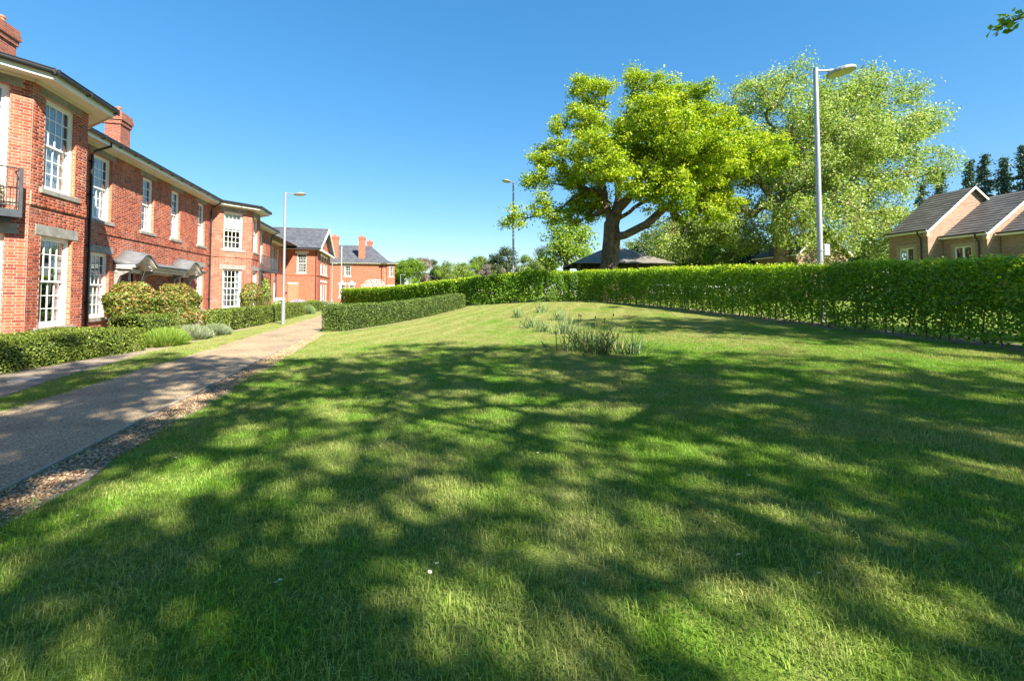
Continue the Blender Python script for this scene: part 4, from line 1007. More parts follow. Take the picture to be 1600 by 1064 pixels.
# ------------------------------------------------------------------ shrubs and herbs by the house
def ball_bush(name, label, c, r, n, leaf, mat, seed, stems_n=4, cat='bush', group=None, sq=(1, 1, .86), dens=.35):
    rg = np.random.default_rng(seed); z0 = float(terrain(c[0], c[1])); root = empty(name, (c[0], c[1], z0), label, cat, group)
    d = rg.normal(size=(n, 3)); d /= np.linalg.norm(d, axis=1, keepdims=True)
    lump = 1 + .06 * np.sin(d[:, 0] * 7 + 1) * np.sin(d[:, 1] * 6 + seed) + .05 * np.sin(d[:, 2] * 9)
    rr = np.where(rg.random(n) < .7, rg.uniform(.9, 1.02, n), rg.random(n) ** .4) * lump
    keep = ~((d[:, 2] < -.62) & (rg.random(n) < .75)); C = np.array(c) + d * rr[:, None] * r * np.array(sq); C, d = C[keep], d[keep]
    leaf_obj('foliage', C, d * .8 + rg.normal(size=C.shape) * .55 + [0, 0, .25], leaf, leaf * .5, LEAF[mat], root, rg, np.clip(rg.normal(.5, .24, len(C)) + d[:, 2] * .14, 0, 1))
    if stems_n:
        limbs = [[(c[0], c[1], z0 - .05), (c[0], c[1], z0 + .15)]]
        for k in range(stems_n):
            a = 6.28 * k / stems_n + .4; limbs.append([(c[0], c[1], z0 + .1), (c[0] + .25 * r * math.cos(a), c[1] + .25 * r * math.sin(a), c[2] - r * .6), (c[0] + .5 * r * math.cos(a), c[1] + .5 * r * math.sin(a), c[2])])
        cl = np.array(c) + rg.normal(size=(40, 3)) * r * .4
        nodes, par, rad = grow(limbs, cl, .25, rg, .008, .07, .05); V, Fq = branch_mesh(nodes, par, rad, 6); link_mesh('stems', np_mesh('stems', V, Fq), M['twig'], root, smooth=True)
    return root
ball_bush('photinia_bush', 'round clipped green and bronze photinia bush, the one under the near canopy arch', (-9.35, 20.0, 1.2), .84, 6500, .105, 'photinia', 31)
ball_bush('photinia_bush', 'round clipped green and bronze photinia bush, the one further along towards the downpipe', (-9.4, 23.7, 1.14), .92, 6500, .105, 'photinia', 32)
ball_bush('wall_shrub', 'loose bronze leaved shrub trained in front of the far bay windows', (-8.1, 30.2, 1.25), .95, 3800, .11, 'photinia', 33, 3, sq=(.55, 1.5, .95))
ball_bush('small_red_shrub', 'small red tipped shrub at the end of the low hedge by the steps', (-7.55, 20.3, .5), .5, 900, .1, 'photinia', 34, 2)
ball_bush('leafy_perennial', 'bright green leafy plant behind the path lamp post', (-7.6, 35.5, .55), .7, 900, .16, 'lime', 35, 0, 'plant', sq=(1, 1.3, .7))
ball_bush('leafy_perennial', 'tall thin climber beside the balcony post', (-8.9, 36.6, 1.3), .9, 800, .14, 'lime', 36, 2, 'plant', sq=(.4, .5, 1.4))
ball_bush('blossom_tree', 'small tree covered in white blossom in front of the hipped brick house', (-2.7, 72, 2.5), 1.45, 3000, .14, 'blossom', 37, 4, 'tree', sq=(1.3, 1, .8))
def tuft_mound(name, label, c, rx, ry, h, n, mat, seed, wid=.012, cat='plant', group=None):
    rg = np.random.default_rng(seed); z0 = float(terrain(c[0], c[1])); root = empty(name, (c[0], c[1], z0), label, cat, group)
    a = rg.random(n) * 6.283; q = np.sqrt(rg.random(n)); bx, by = c[0] + np.cos(a) * q * rx * .75, c[1] + np.sin(a) * q * ry * .75
    hh = h * np.sqrt(np.clip(1.1 - q ** 2, .12, 1)) * rg.uniform(.75, 1.1, n)
    tip = np.stack([bx + np.cos(a) * q * rx * .3 + rg.normal(size=n) * .03, by + np.sin(a) * q * ry * .3 + rg.normal(size=n) * .03, z0 + hh], 1); b0 = np.stack([bx, by, np.full(n, z0)], 1)
    sd = rg.normal(size=(n, 3)) * [1, 1, 0]; sd /= np.linalg.norm(sd, axis=1, keepdims=True); mid = b0 * .35 + tip * .65
    V = np.stack([b0 - sd * wid, b0 + sd * wid, mid + sd * wid * 1.4, tip, mid - sd * wid * 1.4], 1).reshape(-1, 3); i5 = np.arange(n)[:, None] * 5
    Fq = np.concatenate([i5 + [0, 1, 2, 4], i5 + [4, 2, 3, 3]]) ; quads = i5 + [0, 1, 2, 4]; tris = i5 + [4, 2, 3]
    me = bpy.data.meshes.new('foliage'); me.from_pydata([tuple(v) for v in V], [], [tuple(map(int, f)) for f in quads] + [tuple(map(int, f)) for f in tris])
    at = me.attributes.new('rnd', 'FLOAT', 'POINT'); at.data.foreach_set('value', np.repeat(np.clip(rg.normal(.5, .22, n), 0, 1), 5).astype(np.float32))
    link_mesh('foliage', me, LEAF[mat], root); return root
tuft_mound('herb_clump', 'bright green feathery herb clump at the corner of the wide clipped hedge', (-6.35, 15.35, 0), .62, .8, .52, 2600, 'lime', 41)
tuft_mound('lavender_clump', 'grey green lavender clump next to the bright green herb', (-6.3, 17.2, 0), .55, .65, .48, 2200, 'lavender', 42)
tuft_mound('lavender_clump', 'grey lilac lavender clump, last of the row before the low hedge', (-6.15, 18.7, 0), .5, .7, .42, 1900, 'lavender', 43)
tuft_mound('sage_clump', 'silvery low herb behind the lavender row', (-7.1, 18.6, 0), .5, .5, .4, 1300, 'lavender', 44)
tuft_mound('lilac_clump', 'pale lilac flowering clump before the gabled house', (-8.0, 43.5, 0), 1.0, 1.4, 1.0, 900, 'lilac', 45, .03)
tuft_mound('grassy_clump', 'green grassy clump beside the pale lilac flowers', (-7.4, 46.5, 0), 1.0, 1.6, .95, 900, 'lime', 46, .03)
tuft_mound('grey_clump', 'grey green rounded clump at the end wall of the gabled house', (-7.0, 51, 0), 1.3, 1.5, .8, 900, 'lavender', 47, .04)
tuft_mound('green_mound', 'soft green mound at the far end of the low hedge', (-6.0, 36.0, 0), .6, .9, .7, 900, 'young', 48, .02)
sg = empty('small_sign', (-8.3, 38.0, 0), 'small blank white sign board on a stake by the balcony post', 'sign')
m = MB(); m.wbox(-8.55, -8.05, 38.0, 38.03, .75, 1.2); m.build('board', M['white'], sg); m = MB(); m.wbox(-8.33, -8.27, 38.031, 38.06, -.1, .9); m.build('stake', M['wood'], sg)
m = MB(); cslab = ground_hit(38, 595)
pts = [(cslab[0] + math.cos(t) * .2 * (1 + .1 * math.sin(3 * t)), cslab[1] + math.sin(t) * .26, .03) for t in np.arange(0, 6.28, .5)]
m.slab(pts, .1); tag(m.build('stepping_stone', M['paving'], bevel=.008), 'pale flat stepping stone on the soil in front of the wide hedge', 'stone')
# plant pot on the near balcony
pp = F1.p(1.75, .28, 3.49); pt_ = empty('potted_plant', pp, 'small potted plant standing on the near iron balcony', 'plant')
m = MB(); m.tube([pp, (pp[0], pp[1], pp[2] + .3)], [.1, .14], 12); m.build('pot', M['stone_pale'], pt_)
rg = np.random.default_rng(5); n = 220; d = rg.normal(size=(n, 3)); d /= np.linalg.norm(d, axis=1, keepdims=True); leaf_obj('foliage', np.array(pp) + [0, 0, .5] + d * .22 * rg.random((n, 1)) ** .4, d, .08, .03, LEAF['strap'], pt_, rg)

# ------------------------------------------------------------------ trees
def lobes_px(L, base_depth, sc):
    """crown lobes read from outlines; depth measured from the trunk's own distance"""
    out = []
    for l in L:
        x, y, r = l[:3]; dz = l[3] if len(l) > 3 else 0
        D = base_depth + dz; out.append((at_depth(x, y, D), r / F * D * sc))
    return out
def crop1(L): return [(760 + a / 2.956, 80 + b / 2.956, c / 2.956, *d) for a, b, c, *d in L]
def crop2(L): return [(1080 + a / 2.956, 80 + b / 2.956, c / 2.956, *d) for a, b, c, *d in L]
OD = 30.5; ob = at_depth(953, 420, OD); ob[2] = float(terrain(ob[0], ob[1])) - .05
oakL = crop1([(685, 120, 62), (520, 185, 85), (440, 170, 50), (770, 185, 105), (890, 250, 110, 2), (450, 320, 90), (640, 350, 110), (330, 350, 55), (300, 470, 75), (250, 500, 45), (410, 540, 100), (200, 600, 35), (270, 590, 60),
    (250, 720, 70, -1), (130, 770, 55, -1), (70, 810, 32, -1), (320, 770, 45), (560, 500, 130, -2), (700, 430, 130, 2), (860, 400, 140, 0), (1000, 330, 120), (1010, 190, 55), (1100, 400, 120), (1200, 470, 115), (1310, 450, 75), (1340, 510, 60), (950, 540, 130, -2), (1080, 560, 120),
    (800, 600, 110, -3), (690, 600, 100, -3), (1110, 690, 60), (460, 650, 95, 2), (430, 740, 85, 2), (520, 720, 60, 3), (620, 480, 120, 3.5), (850, 520, 130, 4), (1000, 450, 130, 4), (760, 300, 110, -3), (900, 400, 120, -4), (1080, 460, 110, -3.5), (620, 540, 90, -4), (480, 430, 80, -2.5), (900, 660, 80, -3), (1000, 640, 90, 2), (900, 725, 60, -2), (1000, 720, 80, 0), (1090, 740, 60, 1), (830, 690, 55, -3), (760, 720, 40, 2)])
def P1(x, y, dz=0): return tuple(at_depth(760 + x / 2.956, 80 + y / 2.956, OD + dz))
oak_limbs = [[tuple(ob), P1(572, 940), P1(580, 860), P1(578, 800)],
    [P1(575, 790), P1(556, 720, .3), P1(535, 650, .5), P1(470, 640, 1), P1(350, 620, .5), P1(250, 600, 0)],
    [P1(575, 860, -.2), P1(640, 850, -1), P1(740, 800, -1.5), P1(830, 720, -2), P1(930, 660, -2)],
    [P1(585, 800), P1(610, 730, -.2), P1(685, 640, -.5), P1(780, 500, 0), P1(900, 430, .5), P1(1000, 330, 0)],
    [P1(580, 795, .2), P1(610, 680, .4), P1(605, 560, .6), P1(640, 400, .4), P1(650, 260, 0), P1(690, 150, 0)],
    [P1(556, 720, .3), P1(525, 500, 1.5), P1(480, 340, 1), P1(470, 220, .5)],
    [P1(585, 810, .4), P1(720, 700, 3), P1(900, 600, 4), P1(1100, 500, 3)],
    [P1(640, 850, -1), P1(800, 800, -2.2), P1(860, 760, -2.5)],
    [P1(470, 640, 1), P1(330, 740, .2), P1(200, 770, -.6), P1(100, 800, -1)]]
OAK_GAPS = crop1([(575, 215, 38), (588, 290, 30), (385, 395, 34), (215, 660, 40), (310, 665, 26), (770, 520, 22), (430, 850, 55), (300, 850, 60), (820, 330, 22), (470, 500, 20), (960, 480, 22), (1150, 620, 40), (620, 180, 20)])
make_tree('oak_tree', 'big spreading oak with thick dark trunk and bright yellow green leaves', tuple(ob), oak_limbs, lobes_px(oakL, OD, 1.02), 1050, .46, 150, .26, .165, LEAF['oak'], M['bark'], 51, .58, .015, gaps=OAK_GAPS)
PD = 37.0; pb = at_depth(1222, 420, PD); pb[2] = float(terrain(pb[0], pb[1])) - .05
plL = crop2([(500, 95, 45), (420, 180, 100), (300, 220, 100), (650, 230, 130), (800, 190, 110), (940, 180, 80), (1030, 210, 60), (1100, 330, 60), (1160, 300, 30), (700, 370, 170), (880, 360, 150), (1000, 430, 90), (1120, 530, 80), (1210, 490, 40), (500, 430, 150, 2), (600, 580, 170, -2), (800, 590, 150), (960, 590, 90), (350, 430, 130, 3),
    (300, 620, 140, 2), (140, 780, 120, 2), (20, 830, 110, 3), (480, 780, 140, -2), (690, 780, 130, -2), (840, 790, 100), (880, 890, 70), (-110, 850, 90, 3), (250, 850, 100, 2), (650, 880, 90, -1), (100, 640, 110, 3), (180, 480, 100, 3), (480, 620, 130, 4), (700, 500, 150, 4), (800, 420, 120, -3.5), (560, 300, 120, -3), (960, 760, 70), (930, 880, 65, -1), (200, 270, 90, 2), (110, 360, 100, 3), (60, 480, 100, 3), (40, 640, 100, 3)])
def P2(x, y, dz=0): return tuple(at_depth(1080 + x / 2.956, 80 + y / 2.956, PD + dz))
pl_limbs = [[tuple(pb), P2(425, 930), P2(410, 830), P2(420, 740)], [P2(410, 850), P2(280, 800, 1), P2(120, 830, 2), P2(0, 850, 3)], [P2(420, 760), P2(520, 640, -1), P2(640, 560, -1), P2(820, 470, 0), P2(1000, 450, 0)],
    [P2(420, 760), P2(430, 600, 1), P2(440, 420, 1), P2(470, 230, .5)], [P2(430, 740), P2(560, 520, 1), P2(640, 380, 1), P2(780, 230, 0)], [P2(420, 800), P2(540, 760, -1), P2(700, 770, -2), P2(860, 800, -1)], [P2(420, 780), P2(330, 620, 2), P2(240, 480, 3)]]
make_tree('plane_tree', 'wide pale leaved plane tree with open twiggy crown behind the tall lamp post', tuple(pb), pl_limbs, lobes_px(plL, PD, 1.04), 1350, .42, 105, .38, .18, LEAF['plane'], M['bark_pale'], 52, .7, .02, flat=.8, up=.25)
# rounder fresh green tree behind the oak's left foot
bl = at_depth(885, 425, 46); bz = float(terrain(bl[0], bl[1]))
make_tree('young_maple', 'fresh mid green tree left of the pavilion, under the oak', (bl[0], bl[1], bz), [[(bl[0], bl[1], bz), tuple(at_depth(885, 405, 46))]],
          [(at_depth(x, y, 46 + d), r / F * 46) for x, y, r, d in ((885, 385, 26, 0), (905, 368, 18, 1), (872, 370, 18, 0), (868, 405, 18, 0), (905, 400, 20, 0), (888, 355, 12, 0))], 90, .45, 60, .5, .26, LEAF['far_bright'], M['bark'], 53, .25, .02)
# greenery behind hedge under the plane tree
for k, (x, y, r, D, mt, lab) in enumerate(((1185, 412, 22, 44, 'far_dark', 'dark evergreen bush beside the plane tree trunk'), (1075, 405, 34, 52, 'far', 'dull green shrubs right of the pavilion roof'), (1090, 372, 36, 47, 'far_bright', 'fresh green tree filling the gap between oak and plane'), (1155, 385, 34, 49, 'far', 'mid green tree just left of the plane trunk'), (1010, 388, 22, 60, 'far', 'pale green tree showing above the pavilion roof'))):
    c = at_depth(x, y, D); z = float(terrain(c[0], c[1])); R = r / F * D
    make_tree('garden_tree', lab, (c[0], c[1], z), [[(c[0], c[1], z), (c[0], c[1], max(z + .5, c[2] - R * .6))]], [(c, R), (c + rt * R * .7, R * .7), (c - rt * R * .8, R * .7), (c + [0, 0, R * .5], R * .6), (c - [0, 0, R * .7], R * .8)], 70, .4, 70, R * .2, R * .12, LEAF[mt], M['bark'], 60 + k, .2, .02)

# conifers behind the buff houses
def conifer(px, ptop, D, w, label, seed):
    t = at_depth(px, ptop, D); z0 = .8; h = t[2] - z0; rg = np.random.default_rng(seed); root = empty('conifer', (t[0], t[1], z0), label, 'tree', 'conifers behind the buff houses')
    m = MB(); m.tube([(t[0], t[1], z0), (t[0], t[1], t[2] - .3)], [.35, .03], 8); 
    C = []; nb = int(h * 7)
    for k in range(nb):
        f = (k + rg.random()) / nb; f = f ** .85; zz = z0 + h * (.1 + .9 * f); R = w * 1.75 * (1 - f) ** 1.1 * rg.uniform(.5, 1.15) + .15; a = rg.random() * 6.28
        e = (t[0] + math.cos(a) * R, t[1] + math.sin(a) * R, zz - R * .25)
        m.tube([(t[0], t[1], zz), e], [.05, .012], 4, False)
        n = int(14 + R * 20); s = rg.random(n) ** .7; C.append(np.stack([t[0] + math.cos(a) * R * s, t[1] + math.sin(a) * R * s, zz - R * .25 * s], 1) + rg.normal(size=(n, 3)) * [.25, .25, .14])
    m.build('trunk', M['bark'], root); C = np.concatenate(C); leaf_obj('crown', C, rg.normal(size=C.shape) + [0, 0, .6], .42, .16, LEAF['conifer'], root, rg)
for k, (px, pt, D, w, lab) in enumerate(((1537, 243, 62, 3.2, 'dark conifer right above the highest buff gable'), (1515, 252, 66, 3.0, 'dark conifer left of the highest buff gable peak'), (1568, 248, 60, 2.6, 'slender dark conifer with thin top behind the buff roofs'),
        (1598, 228, 58, 3.6, 'tallest dark conifer behind the lower buff roof'), (1470, 268, 70, 3.4, 'dark conifer seen through the plane tree edge'), (1625, 236, 56, 3.6, 'dark conifer past the end of the buff houses'), (1440, 285, 74, 3.2, 'dark conifer mostly screened by the plane tree'))):
    conifer(px, pt, D, w, lab, 70 + k)

# distant wood
def far_tree(px, top, D, wpx, mat, label, seed, name='distant_tree', n=75, per=145):
    t = at_depth(px, top, D); z0 = .3; R = wpx / F * D; h = t[2] - z0; rg = np.random.default_rng(seed)
    c = np.array([t[0], t[1], z0 + h * .55]); lob = [(c, R * .8), (np.array([t[0], t[1], t[2] - R * .45]), R * .5)]
    for k in range(5):
        a = k * 1.257 + seed; lob.append((c + np.array([math.cos(a) * R * .6, math.sin(a) * R * .6, rg.uniform(-.25, .3) * h]), R * rg.uniform(.35, .5)))
    make_tree(name, label, (t[0], t[1], z0), [[(t[0], t[1], z0), (t[0], t[1], z0 + h * .3)]], lob, n, R * .12, per, R * .16, R * .09, LEAF[mat], M['bark'], seed, .22, .02, 'trees of the distant wood', .5, .7, R * .3)
FARS = [(640, 403, 110, 22, 'far_bright', 'bright green round tree right of the hipped brick house'), (622, 418, 115, 14, 'far_bright', 'low bright tree touching the hipped house corner'), (660, 402, 125, 16, 'far_bare', 'bare grey twiggy tree behind the round bright tree'),
    (677, 406, 130, 12, 'far_dark', 'small dark pointed tree next to the bare tree'), (697, 409, 128, 18, 'far', 'dull green tree between the dark pointed tree and conical shrubs'), (722, 406, 140, 20, 'far', 'olive green tree in the middle of the wood'),
    (683, 422, 85, 8, 'far_bright', 'bright conical young tree above the hedge, by the bare tree'), (706, 427, 88, 6, 'far_bright', 'small bright conical tree, left one of the close pair'), (714, 424, 88, 6, 'far_bright', 'small bright conical tree, right one of the close pair'),
    (741, 412, 130, 14, 'far_bright', 'fresh green tree between two bare ones'), (755, 398, 150, 20, 'far', 'pale olive tree below the dark crowns'), (775, 395, 145, 18, 'far_dark', 'dark rounded tree left of the tallest dark crown'), (760, 413, 120, 10, 'far_bare', 'grey bare tree in front of the olive trees'),
    (793, 386, 140, 26, 'far_dark', 'tallest dark rounded tree of the wood'), (822, 398, 135, 18, 'far', 'olive tree right of the tallest dark crown'), (785, 420, 110, 9, 'far_bare', 'low bare tree above the hedge left of the tall post'), (773, 422, 95, 6, 'far_bright', 'tiny bright conical tree above the hedge'),
    (848, 384, 120, 20, 'far_dark', 'dark tree behind the low oak branch'), (840, 410, 100, 14, 'far', 'olive shrubs right of the tall post'), (826, 418, 95, 9, 'far_bright', 'bright shrub top at the foot of the tall post'), (862, 405, 90, 14, 'far_bright', 'fresh green tree beside the young maple'),
    (1000, 400, 100, 26, 'far', 'olive tree behind the right side of the pavilion'), (930, 398, 110, 26, 'far_dark', 'dark tree behind the pavilion'), (1060, 385, 95, 34, 'far', 'broad olive tree between the pavilion and the plane tree'), (1130, 380, 90, 34, 'far', 'broad olive tree behind the plane tree'), (1260, 385, 90, 36, 'far_dark', 'dark tree behind the tall lamp post'), (1350, 375, 95, 40, 'far', 'olive tree behind the plane tree near the houses')]
for k, (px, top, D, w, mt, lab) in enumerate(FARS): far_tree(px, top, D, w, mt, lab, 100 + k)

# trees standing behind the photographer: they throw the dappled shade and one twig reaches into view
def shade_tree(x, y, lob, label, seed, n=430, per=32, leaf=.165, spread=.18, tr=.3, limbs=()):
    lob = [(c, r * 1.16) if r > 1 else (c, r) for c, r in lob]; z = float(terrain(x, y)); make_tree('lime_tree', label, (x, y, z), [[(x, y, z), (x, y, z + 3.5), (x + .2, y, z + 6)]] + list(limbs), lob, n, .3, per, spread, leaf, LEAF['far_bright'], M['bark'], seed, tr, .02)
V3 = lambda *a: np.array(a, float)
shade_tree(4.5, -10.5, [(V3(4, -9.5, 9), 3.6), (V3(1.5, -9, 7.5), 2.6), (V3(6.5, -8.5, 8), 2.6), (V3(7.5, -6.8, 9.2), 1.9), (V3(4.5, -10, 12.5), 2.8), (V3(3, -7.5, 10.5), 2.4)], 'leafy lime tree standing on the lawn behind the viewpoint', 201, 480)
shade_tree(12.5, -8.0, [(V3(12, -7, 9), 3.6), (V3(9.5, -6.5, 8), 2.6), (V3(9.6, -8.2, 8.6), 2.0), (V3(8.2, -5.4, 8.2), 1.7), (V3(11.3, -5, 8.4), 1.9), (V3(14.5, -6, 8), 2.6), (V3(12.5, -7.5, 12.5), 2.8), (V3(11, -4.8, 10.5), 2.4)], 'leafy lime tree near the hedge end behind the viewpoint', 202, 560)
shade_tree(19.5, -2.5, [(V3(19, -2, 9), 3.6), (V3(17, -.5, 7.6), 2.6), (V3(21.5, 0, 8.5), 2.8), (V3(19.5, -2.5, 12.5), 2.6), (V3(17.2, 1.2, 10), 2.2)], 'leafy lime tree beyond the hedge behind the viewpoint', 203)
shade_tree(-3.5, -11.5, [(V3(-3.5, -10.5, 8.5), 3.2), (V3(-6, -10, 7.5), 2.4), (V3(-1.5, -9.5, 7.5), 2.4), (V3(-3.5, -11, 11.8), 2.5), (V3(-4, -8, 10), 2.2)], 'leafy lime tree close to the path behind the viewpoint', 204, 460)
shade_tree(8.2, -4.2, [(V3(7.2, -2.2, 10.2), 2.8), (V3(5.4, -2.6, 9.4), 2.0), (V3(8.6, -1.6, 9.6), 2.2), (V3(7.4, -3, 12.6), 2.2)], 'leafy lime tree just behind the viewpoint on the hedge side', 206, 290)
shade_tree(1.2, -4.2, [(V3(1.2, -2.0, 10.4), 2.6), (V3(.5, -4.6, 9.0), 1.7), (V3(-1.2, -5.6, 8.6), 1.7), (V3(2.8, -6.5, 9.0), 1.5), (V3(1.4, -7.2, 8.6), 1.5), (V3(-.4, -2.2, 9.6), 1.9), (V3(2.6, -1.4, 10), 2.0), (V3(1.2, -2.6, 12.6), 2.0)], 'leafy lime tree just behind the viewpoint on the path side', 207, 430)
shade_tree(16.5, 1.2, [(V3(16.0, 1.0, 10.5), 2.6), (V3(14.6, 1.8, 12.5), 2.2), (V3(13.9, 3.4, 9.6), 1.4), (at_depth(1596, 14, 9.8), .42), (V3(13.9, 5.0, 8.4), .5)], 'leafy lime tree whose twig tip hangs into the top right corner', 205, 280)

# ------------------------------------------------------------------ strap-leaved clumps in the lawn
def strap_clump(px, py, n, h, spread, mat, label, seed, stalks=0, lean=(0, 0), wid=.011):
    rg = np.random.default_rng(seed); b = ground_hit(px, py); root = empty('bulb_clump', tuple(b), label, 'plant', None); V = []; Fc = []; R = []
    for k in range(n):
        a = rg.random() * 6.283; l = h * rg.uniform(.55, 1.15); out = rg.uniform(.08, 1.0) ** 1.2 * spread; base = b + np.array([rg.normal() * spread * .28, rg.normal() * spread * .28, -.01])
        d = np.array([math.cos(a) * out + lean[0], math.sin(a) * out + lean[1], 0]); sdv = np.array([-math.sin(a + .5), math.cos(a + .5), 0]); w = wid * rg.uniform(.6, 1.3); s0 = len(V); m = 6
        droop = (rg.uniform(.0, .4) if rg.random() < .7 else rg.uniform(.5, 1.0)) * l
        for j in range(m + 1):
            t = j / m; q = base + d * t ** 1.3 + np.array([0, 0, l * t - droop * t ** 2.6]); ww = w * (1 - t ** 3 * .9); q[2] = max(q[2], b[2] + .004)
            V += [tuple(q - sdv * ww), tuple(q + sdv * ww)]
        for j in range(m): Fc.append((s0 + 2 * j, s0 + 2 * j + 1, s0 + 2 * j + 3, s0 + 2 * j + 2))
        R += [float(np.clip(rg.normal(.45, .25), 0, 1))] * (2 * (m + 1))
    link_mesh('foliage', np_mesh('foliage', np.array(V), np.array(Fc), np.array(R)), LEAF[mat], root)
    for k in range(stalks):
        m = MB(); a = rg.random() * 6.28; o_ = rg.uniform(.02, .3) * spread; tp = b + np.array([math.cos(a) * o_ * 1.6 + lean[0] * .3, math.sin(a) * o_ * 1.6, h * rg.uniform(1.05, 1.3)]); m.tube([tuple(b + np.array([math.cos(a) * .08, math.sin(a) * .08, 0])), tuple(tp)], [.008, .006], 5)
        m.build('stalk', LEAF['strap'], root); m = MB(); m.tube([tuple(tp - [0, 0, .01]), tuple(tp + [0, 0, .015]), tuple(tp + [.01, 0, .05])], [.008, .02, .006], 6); m.build('seed_head', M['twig'], root)
    return root
strap_clump(908, 549, 130, .72, .78, 'strap', 'big clump of dark strap leaves with seed heads, left half', 301, 2)
strap_clump(938, 552, 140, .68, .85, 'strap', 'big clump of dark strap leaves with seed heads, leaning outward on the right', 302, 3)
strap_clump(988, 554, 60, .52, .36, 'strap', 'smaller dark strap leaf clump with one tall upright seed stalk', 303, 1)
strap_clump(1012, 553, 10, .35, .7, 'strap', 'few flattened strap leaves lying beside the stalk clump', 304, 0, (.45, 0))
for k, (x, y, n, h, l) in enumerate(((808, 497, 50, .38, 'pale young strap leaf clump nearest the hedge corner, low one'), (846, 489, 60, .46, 'pale young strap leaf clump furthest up the lawn'), (826, 513, 50, .40, 'pale young strap leaf clump with bare soil at its foot'), (848, 519, 45, .34, 'small pale strap leaf clump before the bare patch'), (872, 501, 50, .42, 'pale young strap leaf clump behind the dark clump'), (882, 522, 60, .5, 'pale young strap leaf clump touching the dark clump'))):
    strap_clump(x, y, n + 25, h * 1.45, .5, 'young', l, 310 + k, 0, (.1, .02))

# ------------------------------------------------------------------ gravel strip stones
rg = np.random.default_rng(9); n = 15500; sx = rg.uniform(-2.81, -2.36, n) ; sy = 1.0 + 17.8 * rg.random(n) ** 1.35; edge = sx > -2.44 + rg.normal(size=n) * .03; sx[edge] -= rg.random(edge.sum()) * .3
ico = np.array([(0, 0, 1), (.9, 0, .3), (.25, .86, .35), (-.72, .52, .3), (-.72, -.52, .25), (.28, -.86, .3), (.7, .5, -.4), (-.3, .8, -.4), (-.85, 0, -.4), (-.25, -.8, -.4), (.7, -.5, -.4)])
icf = np.array([(0, 1, 2), (0, 2, 3), (0, 3, 4), (0, 4, 5), (0, 5, 1), (1, 6, 2), (2, 6, 7), (2, 7, 3), (3, 7, 8), (3, 8, 4), (4, 8, 9), (4, 9, 5), (5, 9, 10), (5, 10, 1), (1, 10, 6)])
sz = rg.uniform(.006, .014, (n, 1, 1)) * rg.uniform(.6, 1.25, (n, 1, 3)) * np.array([1.15, 1, .75]); a = rg.random(n) * 6.28; ca, sa = np.cos(a), np.sin(a)
V = ico[None] * sz + rg.normal(size=(n, 11, 3)) * .0016; Vx = V[..., 0] * ca[:, None] - V[..., 1] * sa[:, None]; Vy = V[..., 0] * sa[:, None] + V[..., 1] * ca[:, None]
V = np.stack([Vx + sx[:, None], Vy + sy[:, None], V[..., 2] + .008 + rg.random(n)[:, None] * .014], -1).reshape(-1, 3); Fq = (icf[None] + 11 * np.arange(n)[:, None, None]).reshape(-1, 3)
def stone_mat():
    m, nt, b = new_mat('flint_gravel'); r = ramp(nt, [(0, (.08, .05, .03)), (.25, (.26, .145, .07)), (.5, (.40, .23, .11)), (.75, (.48, .32, .18)), (.94, (.56, .45, .31)), (1, (.28, .21, .15))], attr(nt)); nt.links.new(r.outputs[0], b.inputs['Base Color']); b.inputs['Roughness'].default_value = .6; return m
gv = link_mesh('gravel', np_mesh('gravel', V, Fq, np.repeat(rg.random(n), 11), 3), stone_mat()); tag(gv, 'loose brown flint gravel strip between the edging board and the lawn', 'gravel', kind='stuff')

